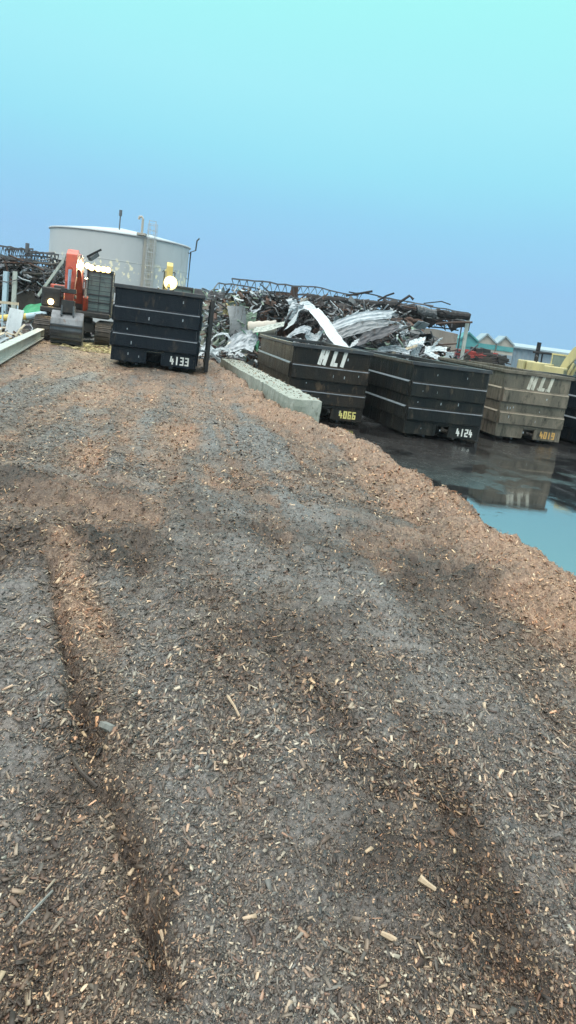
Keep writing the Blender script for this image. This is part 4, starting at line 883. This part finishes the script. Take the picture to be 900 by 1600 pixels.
# heap behind the containers: core mound + small tangle (uncountable)
hv = []; nxh, nyh = 70, 30; hx0, hx1, hy0, hy1 = -3.0, 9.0, 32.5, 40.0
def heap_h(x, y):
    bx_ = math.exp(-((x - 1.7) / 1.9) ** 2) * 3.55 + math.exp(-((x - 4.3) / 1.6) ** 2) * 2.5 + math.exp(-((x - 6.5) / 1.5) ** 2) * 1.6 + math.exp(-((x + 1.5) / 1.3) ** 2) * 1.6
    by_ = math.exp(-((y - 36.5) / 2.6) ** 2)
    return min(bx_, 3.75) * by_
hm = MB(); rows = []
for j in range(nyh + 1):
    y_ = hy0 + (hy1 - hy0) * j / nyh; rows.append([Vector((x_, y_, heap_h(x_, y_) + rn.uniform(-.16, .16) - .1)) for x_ in [hx0 + (hx1 - hx0) * i / nxh for i in range(nxh + 1)]])
hm.grid(rows); hm_o = tag(hm.build('debris_mound', MT['dark_sheet']), 'dark mound of crushed debris behind the containers', 'debris', kind='stuff')
def tangle(name, label, n, cen, mats, smin=.15, smax=.7, seed=1):
    r0 = random.Random(seed); outs = []
    for mi, mt in enumerate(mats):
        mb = MB()
        for k in range(n // len(mats)):
            c_ = cen(r0); q = Matrix.Rotation(r0.uniform(0, 6.3), 3, 'Z') @ Matrix.Rotation(r0.uniform(-1.2, 1.2), 3, 'X') @ Matrix.Rotation(r0.uniform(-1, 1), 3, 'Y')
            L_ = r0.uniform(smin, smax); W_ = L_ * r0.uniform(.12, .6); bd_ = r0.uniform(-.5, .5)
            if r0.random() < .35: mb.tube([c_, c_ + q @ Vector((L_ * .8, L_ * bd_ * .6, 0)), c_ + q @ Vector((L_ * 1.6, 0, 0))], r0.uniform(.012, .03), 5)
            else:
                P_ = [[c_ + q @ Vector((a_ * L_, b_ * W_, bd_ * L_ * (a_ * a_) + .05 * (b_ == 0))) for b_ in (-.5, 0, .5)] for a_ in (-.5, -.2, .1, .5)]
                mb.grid(P_)
        outs.append(mb)
    V_ = MB(); o = None; slots = []
    me = bpy.data.meshes.new(name); vs, fs, mi_ = [], [], []
    for i, mb in enumerate(outs):
        n0 = len(vs); vs += mb.v; fs += [tuple(a + n0 for a in f) for f in mb.f]; mi_ += [i] * len(mb.f)
    me.from_pydata(vs, [], fs); me.polygons.foreach_set('material_index', mi_)
    for mt in mats: me.materials.append(MT[mt])
    o = bpy.data.objects.new(name, me); col.objects.link(o); md = o.modifiers.new('s', 'SOLIDIFY'); md.thickness = .012
    return tag(o, label, 'scrap', kind='stuff')
def heap_pt(r0):
    x = r0.uniform(-2.2, 8.6); y = r0.uniform(33.2, 37.2); return Vector((x, y, heap_h(x, y) + r0.uniform(-.1, .22)))
tangle('scrap_tangle', 'tangle of small bent scrap metal covering the debris mound', 2900, heap_pt, ['galv', 'truss', 'dark_sheet', 'white_sheet', 'rust', 'darkpart', 'mud', 'greenpaint', 'dark_sheet'], .10, .6, 3)
tangle('scrap_tangle', 'long bent rods and strips poking out of the scrap pile', 260, lambda r0: heap_pt(r0) + Vector((0, 0, .1)), ['burnt', 'truss', 'galv', 'rust'], .5, 1.1, 31)
def SH(label, pts, y, width, wdir, mt, **k):
    ys_ = y if isinstance(y, (list, tuple)) else [y] * len(pts)
    return sheet('metal_sheet', [PX(a, b, yy) for (a, b), yy in zip(pts, ys_)], width, wdir, MT[mt], label=label, **k)
SH('long straight white channel leaning from the pile top down into container 4066', [(490, 484), (502, 497), (521, 524), (541, 552)], [34.0, 33, 31.6, 30.4], .42, (1, .2, .42), 'white_sheet', seg=6, curl=.1)
SH('bent pale sheet folded over the top of the scrap pile', [(448, 512), (462, 499), (468, 482), (480, 479), (492, 487)], [33.6, 33.7, 34, 34.2, 34.2], .62, (.25, .9, .5), 'white_sheet', curl=.3)
SH('crumpled upright sheet at the left peak of the pile', [(455, 500), (459, 488), (466, 474)], 33.9, .5, (1, .2, -.1), 'galv', curl=.4)
SH('short curved ribbed sheet at the foot of the pile', [(446, 532), (460, 520), (476, 515), (484, 519)], 32.6, .5, (.2, .8, .5), 'galv', corr=1)
SH('rolled pale sheet beside the short curved ribbed sheet', [(478, 522), (488, 530), (500, 527), (504, 516)], 32.8, .4, (.3, .8, .5), 'white_sheet', curl=.5)
SH('long ribbed roofing sheet sweeping right across the pile', [(518, 512), (550, 500), (580, 494), (612, 492)], [33.6, 33.8, 34, 34.4], .55, (.1, .75, .65), 'galv', corr=1, curl=.1, jag=.01)
SH('long ribbed roofing sheet under the sweeping one', [(520, 528), (545, 518), (575, 510), (606, 509)], [33.2, 33.4, 33.6, 34], .6, (.1, .7, .7), 'truss2', corr=1, curl=.12)
SH('narrow white strip rising out of the middle of the pile', [(524, 510), (540, 500), (560, 486)], 34, .14, (.4, .5, .7), 'white_sheet')
SH('grey strip poking up to the left of the folded sheet', [(432, 520), (446, 503), (456, 487)], 33.4, .22, (.5, .4, .6), 'truss', corr=1)
SH('dull curved sheet drooping into container 4124', [(560, 536), (580, 526), (604, 520), (622, 514)], 33, .55, (.2, .7, .6), 'truss', corr=1, curl=.3)
SH('bright white flat sheet right of the pile by the concrete panel', [(638, 538), (650, 534), (664, 531)], 34, .35, (.2, .6, .7), 'white_sheet')
SH('white slat standing tilted before the concrete panel', [(672, 548), (680, 538), (688, 529)], 34, .22, (.9, .1, .5), 'white_sheet', seg=4)
SH('white slat lying level before the concrete panel', [(664, 545), (680, 545), (698, 546)], 34, .24, (0, .6, .8), 'white_sheet', seg=4)
SH('white slat sloping down right before the concrete panel', [(664, 548), (676, 555), (690, 562)], 33.8, .22, (.4, .5, .8), 'white_sheet', seg=4)
SH('pale triangular offcut upright near the container rim', [(646, 560), (650, 548), (655, 538)], 33.8, .4, (1, .2, .1), 'galv', curl=.3)
SH('small folded offcut at the right end of the scrap', [(698, 562), (702, 556), (704, 550)], 34, .35, (1, .3, 0), 'white_sheet')
SH('thin tan strip lying among the scrap', [(612, 552), (632, 546), (652, 540)], 33.6, .12, (.1, .6, .7), 'beamtan')
SH('grey bent gutter lying left of the white slats', [(590, 548), (615, 545), (640, 552)], 33.4, .25, (.1, .5, .8), 'galv', curl=.5)
SH('torn pale flap sticking up from the pile top', [(470, 480), (474, 473), (476, 466)], 34.3, .3, (1, .2, .2), 'tan', curl=.5)
SH('faded green panel leaning at the left of the pile', [(384, 508), (386, 498), (388, 488)], 37, .8, (1, .1, .1), 'greenpaint')
SH('pale grey cladding sheet hanging from the annex', [(372, 522), (372, 500), (369, 478)], 36.5, .8, (1, .3, .1), 'truss2', curl=.25, jag=.006)
SH('ribbed sheet lying on edge behind the concrete blocks', [(352, 546), (366, 538), (386, 532), (398, 540)], 33, .9, (.2, .6, .7), 'galv', corr=1, curl=.2)
SH('curled white strip arching by the far concrete block', [(326, 536), (338, 524), (352, 522), (360, 530)], 33.2, .14, (.3, .8, .4), 'white_sheet', curl=.3)
SH('looped white strip on the ground by the far concrete block', [(326, 556), (334, 548), (348, 546), (362, 550)], 30.6, .14, (.2, .8, .4), 'white_sheet', curl=.4)
SH('crumpled pale foil sheet on the ground right of container 4133', [(312, 552), (324, 550), (340, 555)], 30.8, .5, (.1, .8, .4), 'white_sheet', curl=.5)
SH('pale green plank end between the duct and container 4066', [(396, 516), (420, 512), (444, 506)], 33, .35, (.1, .7, .6), 'palebeam')
for lab, pts, yy, wd, mt in (('dark bent channel crossing behind the long white channel', [(470, 520), (492, 505), (516, 500)], 34.2, .18, 'darkpart'),
        ('rusty flat bar standing out of the pile right of its peak', [(536, 512), (546, 494), (551, 478)], 34.4, .12, 'rust'),
        ('thin pale strip fanning out to the upper right of the pile', [(556, 520), (586, 502), (618, 486)], 34.2, .10, 'white_sheet'),
        ('thin grey strip lying under the fanning pale strip', [(560, 530), (590, 518), (630, 510)], 33.6, .12, 'galv'),
        ('short pale offcut lying flat at the pile centre', [(548, 540), (560, 534), (572, 534)], 33.2, .3, 'white_sheet'),
        ('dark crumpled plate low in the middle of the pile', [(500, 545), (516, 538), (530, 542)], 32.6, .5, 'dark_sheet'),
        ('thin pale curl hanging over the rim of container 4124', [(600, 552), (612, 558), (622, 556)], 32.8, .12, 'galv')):
    SH(lab, pts, yy, wd, (.3, .6, .6), mt, curl=.25)
# big round duct lying left of the pile
mb = MB(); d0, d1 = PX(388, 514, 34.5), PX(432, 512, 34.5); pts = [d0.lerp(d1, k / 10) for k in range(11)]
mb.tube(pts, [.30 + .02 * math.sin(k * 2.1) for k in range(11)], 20); tag(mb.build('round_duct', MT['tan'], smooth=True), 'dusty round duct lying left of the scrap pile', 'duct')
mb = MB(); c_ = PX(392, 532, 33.4)
for k in range(9):
    q = Vector((rn.uniform(-.25, .25), rn.uniform(-.2, .2), rn.uniform(-.25, .35))); mb.grid([[c_ + q + Vector((a_ * .2, b_ * .14 * rn.uniform(.5, 1.5), a_ * b_ * .2 + rn.uniform(-.05, .1))) for a_ in (-1, 0, 1)] for b_ in (-1, 0, 1)])
tag(mb.build('green_tarp', MT['green'], solid=.01), 'crumpled green tarpaulin beside the far corner of container 4066', 'tarpaulin')
def roof_pt(r0):
    px = r0.uniform(395, 632); py = 446 + (px - 400) * .13 + 15 + abs(r0.gauss(0, 17)); return PX(px, min(py, 446 + (px - 400) * .13 + 52), r0.uniform(37.5, 40.8))
tangle('roof_wreckage', 'dense torn metal and strands hanging under the fallen trusses', 1250, roof_pt, ['burnt', 'burnt', 'truss', 'darkpart', 'galv', 'rust', 'dark_sheet', 'truss2'], .10, .6, 51)
def annex_pt(r0):
    return PX(r0.uniform(318, 410), r0.uniform(452, 545), r0.uniform(36.5, 39.5))
tangle('annex_wreckage', 'torn cladding strips and wires strewn over the annex front', 420, annex_pt, ['galv', 'truss', 'dark_sheet', 'white_sheet', 'greenpaint', 'rust'], .08, .45, 52)
def left_pt(r0):
    px = r0.uniform(-30, 112); return PX(px, 392 + px * .12 + r0.uniform(20, 64), r0.uniform(38.6, 40.5))
tangle('left_wreckage', 'dark torn metal and strands filling the left ruin', 750, left_pt, ['burnt', 'darkpart', 'truss', 'dark_sheet', 'galv', 'mud'], .10, .6, 53)
def gp_(x0, x1, y0, y1, zz, dz):
    return lambda r0: Vector((r0.uniform(x0, x1), r0.uniform(y0, y1), zz + r0.uniform(0, dz)))
tangle('scrap_tangle', 'low tangle of pale scrap on the mulch right of container 4133', 160, gp_(-4.9, -2.6, 30.2, 35, M - .05, .45), ['galv', 'white_sheet', 'dark_sheet', 'rust', 'truss'], .1, .5, 8)
tangle('scrap_tangle', 'scrap strewn behind the orange excavator', 380, gp_(-16.5, -5.6, 34, 37.5, M - .05, .7), ['galv', 'dark_sheet', 'truss', 'palebeam'], .1, .6, 9)

# ------------------------------------------------------------------ left ruin
lr = empty('ruined_hall', Vector((-14, 40, M)), 'collapsed burnt hall with twisted roof trusses left of the orange excavator', 'ruined building')
for (a, b_, yy, dp, mt, ms_) in (((-30, 383), (52, 389), 38, .45, 'truss', .2), ((8, 389), (92, 397), 38.5, .42, 'truss', .1), ((-30, 400), (60, 408), 39.5, .5, 'truss', .1), ((40, 398), (108, 408), 40, .5, 'burnt', .2), ((-30, 414), (112, 424), 41, .5, 'galv', .1), ((-30, 424), (112, 436), 40, .45, 'burnt', .1), ((20, 405), (110, 418), 42, .5, 'truss', .1)):
    truss(PX(*a, yy), PX(*b_, yy), dp, lr, MT[mt], 14, .04, rn, .075, ms_)
for k in range(90):
    px = rn.uniform(-20, 112); py = 385 + px * .1 + rn.uniform(6, 62); p0 = PX(px, py, rn.uniform(37.5, 41.5)); L_ = rn.uniform(.4, 1.7); an = rn.uniform(-.35, .25) if rn.random() < .65 else rn.uniform(-2.2, -.9)
    p1 = p0 + Vector((math.cos(an) * L_, rn.uniform(-.4, .4), math.sin(an) * L_)); mb = MB(); mb.tube([p0, (p0 + p1) / 2 + Vector((0, 0, rn.uniform(-.12, .15))), p1], rn.uniform(.02, .055), 5); mb.build('bent_bar', MT[rn.choice(['burnt', 'truss', 'truss', 'galv', 'rust', 'mud'])], lr)
mb = MB(); mb.beam(PX(60, 462, 37.6), PX(106, 398, 37.6), .12, .12); mb.build('leaning_post', MT['palebeam'], lr)
mb = MB(); mb.tube([PX(42, 395, 38), PX(43, 380, 38)], .09, 6); mb.build('roof_vent', MT['truss'], lr)
for px, mt in ((10, 'bluepipe'), (24, 'palebeam'), (-22, 'truss')):
    p0 = PX(px, 424, 37.6); mb = MB(); mb.beam((p0.x, 37.6, p0.z), (p0.x, 37.6, M - .1), .24 if px == 10 else .1, .2); mb.build('column', MT[mt], lr)
# hanging dark roof felt and inside wall
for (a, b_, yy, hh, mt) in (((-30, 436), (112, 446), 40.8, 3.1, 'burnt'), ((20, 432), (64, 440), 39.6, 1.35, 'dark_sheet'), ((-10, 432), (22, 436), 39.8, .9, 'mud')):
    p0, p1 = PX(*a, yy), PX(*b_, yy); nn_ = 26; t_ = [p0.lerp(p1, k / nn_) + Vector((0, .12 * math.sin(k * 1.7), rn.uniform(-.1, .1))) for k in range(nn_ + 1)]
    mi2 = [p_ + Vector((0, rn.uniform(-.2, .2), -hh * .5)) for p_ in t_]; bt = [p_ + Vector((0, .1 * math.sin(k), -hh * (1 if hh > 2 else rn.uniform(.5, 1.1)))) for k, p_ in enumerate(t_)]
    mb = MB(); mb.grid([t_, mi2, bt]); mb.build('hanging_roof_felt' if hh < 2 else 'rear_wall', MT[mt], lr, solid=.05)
mb = MB(); p0, p1 = PX(24, 455, 38.8), PX(56, 462, 38.8); mb.box(((p0.x + p1.x) / 2, 38.9, M + .75), (p1.x - p0.x, .3, 1.9)); mb.build('brown_wall', MT['mud'], lr, bevel=.04)
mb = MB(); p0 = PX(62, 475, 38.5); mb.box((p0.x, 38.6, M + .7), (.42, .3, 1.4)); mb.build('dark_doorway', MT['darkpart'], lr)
# green strip, striped pipe, steel beam, white board, railing
mb = MB(); p0, p1 = PX(28, 492, 36.5), PX(84, 486, 36.5); mb.grid([[p0.lerp(p1, k / 8) + Vector((0, j * .5, j * .22 + rn.uniform(-.04, .04))) for k in range(9)] for j in range(3)]); tag(mb.build('green_tarp', MT['green'], solid=.02), 'green tarpaulin strip lying before the left ruin', 'tarpaulin')
mb = MB(); mb.tube([PX(-30, 499, 33.2), PX(42, 494.5, 33.2)], .13, 12); pipe = tag(mb.build('striped_pipe', MT['yellowpipe']), 'yellow and pale blue pipe lying behind the white board', 'pipe')
mb = MB(); mb.tube([PX(42.1, 494.5, 33.2), PX(75, 490, 33.2)], .13, 12); mb.build('blue_section', MT['bluepipe'], pipe)
ba, bb = PX(-30, 569, 20.9), PX(66, 520, 26.0); bz = M + .22; ba.z = M + .30; bb.z = M + .34
ba = atz(-32, 558, M + .34); bb = atz(64, 514, M + .42)
gd = empty('steel_girder', (bb.x, bb.y, M), 'long pale steel girder lying on the mulch at the left edge', 'steel girder'); dirn = (bb - ba).normalized()
mb = MB(); mb.beam(ba, bb, .26, .03); mb.beam(ba - Vector((0, 0, .30)), bb - Vector((0, 0, .30)), .26, .03); each(mb, 'flange', MT['palebeam'], gd, bevel=.004)
mb = MB(); mb.beam(ba - Vector((0, 0, .15)), bb - Vector((0, 0, .15)), .02, .27); mb.build('web_plate', MT['palebeam'], gd)
mb = MB(); mb.box(bb - Vector((0, 0, .14)) + dirn * .02, (.24, .02, .24), Matrix.Rotation(math.atan2(dirn.y, dirn.x) - math.pi / 2, 3, 'Z')); mb.build('end_plate', MT['beamtan'], gd)
sd2 = Vector((-dirn.y, dirn.x, 0))
for k, (lab, mt) in enumerate((('pale flat bar lying alongside the girder', 'galv'), ('yellowish slat lying behind the girder near its lower end', 'beamtan'), ('white angle bar behind the girder, farthest back', 'white_sheet'), ('dull steel strip against the girder', 'palebeam'))):
    t0 = .1 + .12 * k; p0 = ba.lerp(bb, t0) + sd2 * (.35 + .3 * k); p1 = ba.lerp(bb, t0 + .5) + sd2 * (.3 + .32 * k + .2); p0.z = M + .22 + .05 * k; p1.z = M + .30 + .04 * k
    mb = MB(); mb.beam(p0, p1, .14, .02); mb.beam(p0 + Vector((0, 0, .05)) + sd2 * .06, p1 + Vector((0, 0, .05)) + sd2 * .06, .02, .09); tag(mb.build('steel_bar', MT[mt]), lab, 'steel bar')
cen_ = lambda r0: (ba.lerp(bb, r0.random()) + sd2 * r0.uniform(.25, 2.2)) * Vector((1, 1, 0)) + Vector((0, 0, M + r0.uniform(-.02, .3)))
tangle('scrap_tangle', 'pale and dark scrap strewn behind the steel girder', 260, cen_, ['galv', 'dark_sheet', 'white_sheet', 'beamtan', 'rust'], .08, .4, 12)
w0 = PX(22, 505, 28.5); mb = MB(); rot = Matrix.Rotation(R(-14), 3, 'X') @ Matrix.Rotation(R(4), 3, 'Y')
mb.box((w0.x, 28.5, w0.z), (.52, .04, 1.0), rot); tag(mb.build('white_board', MT['white_sheet'], bevel=.01), 'white board leaning upright behind the girder', 'board')
rl_ = empty('railing', (PX(5, 500, 29).x, 29, M), 'tan topped metal railing at the left edge', 'railing')
r0_, r1_ = PX(-60, 466, 29), PX(29, 475, 29); mb = MB(); mb.beam(r0_, r1_, .07, .09); mb.build('handrail', MT['beamtan'], rl_)
for px in (-40, -12, 5, 28):
    p0 = r0_.lerp(r1_, (px + 60) / 89); mb = MB(); mb.beam(p0 - Vector((0, 0, .04)), (p0.x, 29, M if px != 28 else M + .9), .045, .045); mb.build('post', MT['bluepipe'], rl_)
mb = MB(); 
for dz in (.62, 1.1): mb.beam(r0_ - Vector((0, .03, dz)), r1_ - Vector((.5, .03, dz)), .04, .05)
each(mb, 'lower_rail', MT['bluepipe'], rl_)
# dark arm remains between stick and tank
for lab, a, b_, r0, mt in (('dark pole sticking out right of the orange stick', (136, 401), (158, 390), .06, 'burnt'), ('short bent plate beside the dark pole', (140, 405), (152, 397), .12, 'dark_sheet')):
    mb = MB(); mb.beam(PX(*a, 37), PX(*b_, 37.3), r0 * 2, r0 * 1.4); tag(mb.build('steel_pole', MT[mt]), lab, 'steel pole')
# pale straw-like shreds under the machine
n = 900; ang = rg.rand(n) * 6.28; rad = np.sqrt(rg.rand(n)); sx_ = -7.4 + rad * np.cos(ang) * 2.0; sy_ = 30.0 + rad * np.sin(ang) * 2.6
loose(sx_, sy_, ground_h(sx_, sy_), 'pale_shreds', 'pale yellow wood shreds on the ground beside the orange bucket', .06, .25, MT['insul'])

# ------------------------------------------------------------------ right background
FY = 62
shed = empty('warehouse', (PX(830, 560, FY).x, FY, 0), 'long blue-grey warehouse behind the yard on the right', 'warehouse')
s0, s1 = PX(788, 539, FY), PX(1010, 560, FY)
mb = MB(); L_ = s1.x + 8 - s0.x; nc = 90; topz = s0.z - .1
mb.grid([[Vector((s0.x + L_ * k / nc, FY + (.06 if k % 2 else 0), zz)) for k in range(nc + 1)] for zz in (0, topz)]); mb.box((s0.x + L_ / 2, FY + 7, topz / 2), (L_ - .1, 13.5, topz - .02)); mb.build('cladding_wall', MT['wall_blue'], shed)
mb = MB(); mb.prism([(0, 0), (14, 0), (14, .1), (7, .42), (0, .12)], (s0.x - .3, FY - .3, topz + .003), (0, 1, 0), (0, 0, 1), (L_ + .6, 0, 0)); mb.build('roof', MT['pale_roof'], shed)
mb = MB()
for k in range(4): mb.box((s0.x + .4 + k * 5.2, FY - .08, topz / 2), (.12, .1, topz - .05))
each(mb, 'downpipe', MT['wall_blue'], shed)
mb = MB(); mb.box((s0.x + 12.5, FY - .1, 1.6), (3.6, .1, 3.0)); mb.build('roller_door', MT['galv'], shed)
def gable(px0, px1, pyb, pyp, mt, rmt, label, yy=60):
    a, b_ = PX(px0, pyb, yy), PX(px1, pyb + (px1 - px0) * .134, yy); pk = PX((px0 + px1) / 2, pyp, yy)
    t = empty('gabled_shed', ((a.x + b_.x) / 2, yy, 0), label, 'shed')
    mb = MB(); mb.prism([(a.x, 0), (b_.x, 0), (b_.x, b_.z), (pk.x, pk.z), (a.x, a.z)], (0, yy, 0), (1, 0, 0), (0, 0, 1), (0, 1.9, 0)); mb.build('gable_wall', MT[mt], t)
    mb = MB()
    for q in (a, b_): mb.beam(Vector((q.x, yy + .9, q.z + .06)), Vector((pk.x, yy + .9, pk.z + .06)), 2.2, .1, up=(0, 0, 1))
    mb.build('roof', MT[rmt], t)
    mb = MB(); mb.box(((a.x + b_.x) / 2, yy - .04, min(a.z, b_.z) - .25), (b_.x - a.x - .05, .06, .34)); mb.build('fascia', MT['teal'], t)
    mb = MB(); mb.box(((a.x + b_.x) / 2, yy - .03, min(a.z, b_.z) / 2 - .3), (b_.x - a.x - .06, .05, min(a.z, b_.z) - .72)); mb.build('cladding', MT['wall_blue'], t)
gable(718, 747, 531, 521, 'teal', 'teal', 'teal gabled shed, leftmost of the three sheds beyond the containers')
gable(747, 775, 534, 523, 'tan', 'pale_roof', 'tan gabled shed between the teal shed and the rightmost shed')
gable(776, 803, 538, 527, 'tan', 'pale_roof', 'tan gabled shed next to the blue-grey warehouse')
mb = MB(); p0 = PX(768, 545, 64); mb.box((p0.x, 70, p0.z / 2 + .35), (6.5, 8, p0.z + .45)); tag(mb.build('white_hall', MT['tank_roof'], bevel=.1), 'white hall rising behind the three gabled sheds', 'hall')
# red container with dark machine scrap
rc = empty('red_container', (PX(752, 560, 47).x, 47, 0), 'red steel container behind the ruin with dark scrap in front', 'waste container')
a, b_ = PX(722, 543, 47), PX(778, 549, 47); mb = MB(); mb.box(((a.x + b_.x) / 2, 48.2, a.z / 2 - .05), (b_.x - a.x, 2.4, a.z - .1)); mb.build('body', MT['red'], rc, bevel=.03)
mb = MB()
for k in range(8): mb.box((a.x + .2 + k * (b_.x - a.x - .4) / 7, 46.96, a.z / 2), (.08, .08, a.z - .3))
each(mb, 'stiffener', MT['red'], rc); mb = MB(); mb.box(((a.x + b_.x) / 2, 46.98, a.z - .12), (b_.x - a.x + .05, .14, .12)); mb.build('top_rail', MT['red'], rc)
for lab, px, py, sc_ in (('dark scrapped engine with red hoops before the red container', 734, 553, 1.0), ('dark scrapped engine at the right end of the red container', 768, 559, 1.15), ('small dark engine part between the two scrapped engines', 752, 560, .7)):
    c_ = PX(px, py, 44.5); t = empty('scrap_engine', (c_.x, 44.5, 0), lab, 'scrap engine'); mb = MB(); r0 = random.Random(px)
    mb.box((c_.x, 44.6, c_.z * .5), (.9 * sc_, .7, c_.z * .95))
    for k in range(9): mb.box((c_.x + r0.uniform(-.5, .5) * sc_, 44.4 + r0.uniform(-.3, .2), c_.z + r0.uniform(-.4, .25) * sc_), (r0.uniform(.2, .5) * sc_, .3, r0.uniform(.15, .4) * sc_), Matrix.Rotation(r0.uniform(-.6, .6), 3, 'Y'))
    mb.build('engine_block', MT['darkpart'], t, bevel=.02)
    mb = MB()
    for k in range(3): mb.tube([c_ + Vector((r0.uniform(-.6, .6), -.45, -.2)) + Vector((.35 * math.cos(R(a_)), 0, .35 * math.sin(R(a_)))) * sc_ for a_ in range(0, 300, 20)], .035, 6)
    each(mb, 'hoop', MT['red'] if px == 734 else MT['darkpart'], t)
    mb = MB(); mb.tube([c_ + Vector((-.3, -.5, -.25)), c_ + Vector((-.3, -.38, -.25))], .26 * sc_, 16); mb.build('flywheel', MT['track'], t)
# dark frame post
fp = empty('pipe_frame', (PX(843, 560, 50).x, 50, 0), 'dark post with a level cross pipe standing before the warehouse', 'pipe frame')
p0 = PX(843, 535, 50); mb = MB(); mb.tube([(p0.x, 50, 0), (p0.x, 50, p0.z)], .13, 8); mb.build('post', MT['burnt'], fp)
mb = MB(); mb.tube([PX(833, 550, 49.85), PX(866, 553.5, 49.85)], .06, 8); mb.build('cross_pipe', MT['burnt'], fp)
p1 = PX(848, 552, 50.2); mb = MB(); mb.tube([(p1.x, 50.2, 0), (p1.x, 50.2, p1.z)], .05, 6); mb.build('brace', MT['burnt'], fp)

# ------------------------------------------------------------------ a few singled-out pieces lying in the foreground
def fg(name, label, cat, pts, w_, h_, mt, lift=.015, irregular=True):
    P_ = []
    for a, b_ in pts:
        q = atz(a, b_, M + .02); q = atz(a, b_, float(ground_h(np.array([q.x]), np.array([q.y]))[0]) + lift); P_.append(q)
    mb = MB(); rr = random.Random(int(pts[0][0]))
    mb.tube(P_, [w_ / 2 * rr.uniform(.6, 1.15) if irregular else w_ / 2 for _ in P_], 6)
    o = mb.build(name, mt); o.scale = (1, 1, 1); return tag(o, label, cat)
bark = paint('dark_bark', (.035, .028, .024), (.06, .05, .04), (.09, .07, .055), scale=14, amount=.5, rough=(.6, .8)); pale = paint('split_wood', (.42, .33, .23), (.34, .26, .18), (.22, .17, .12), scale=14, amount=.5, rough=(.6, .8)); gs = paint('grey_stick', (.20, .21, .20), (.14, .15, .14), (.09, .09, .08), scale=14, amount=.5, rough=(.6, .8))
fg('stick', 'thin dark stick lying left of centre on the mulch', 'stick', [(112, 1185), (128, 1208), (151, 1230)], .018, 0, bark)
fg('stick', 'long grey stick at the lower left', 'stick', [(22, 1458), (45, 1430), (82, 1392)], .014, 0, gs)
fg('stick', 'pale reddish split stick near the photo centre', 'stick', [(356, 1088), (366, 1103), (374, 1119)], .015, 0, pale)
fg('stick', 'small pale stick beside the dark rut at the bottom', 'stick', [(252, 1455), (258, 1480), (266, 1510)], .014, 0, pale)
fg('wood_lump', 'grey-green lump of wood in the rut', 'wood lump', [(142, 1122), (158, 1132), (176, 1140)], .045, 0, gs)
fg('wood_lump', 'pale cream wood chunk right of the bottom centre', 'wood lump', [(655, 1372), (667, 1381), (680, 1390)], .028, 0, pale)
fg('wood_lump', 'small tan wood block left of the cream chunk', 'wood lump', [(596, 1458), (608, 1464), (619, 1470)], .018, 0, pale)
fg('wood_lump', 'upright dark bark piece casting a shadow in the lower left', 'wood lump', [(238, 1408), (246, 1440), (256, 1490)], .03, 0, bark)

# ------------------------------------------------------------------ misty air
hz = MB(); hz.box((0, 95, 8), (260, 230, 18))
hm_, hn, hl_, hb = newmat('misty_air'); hn.remove(hb)
pv = hn.new('ShaderNodeVolumePrincipled'); pv.inputs['Color'].default_value = (.80, .88, .95, 1); pv.inputs['Density'].default_value = .0004; pv.inputs['Anisotropy'].default_value = .5
hl_.new(pv.outputs[0], hn['Material Output'].inputs['Volume'])
ho_ = tag(hz.build('haze', hm_), 'thin rainy mist over the yard', 'haze', kind='stuff')
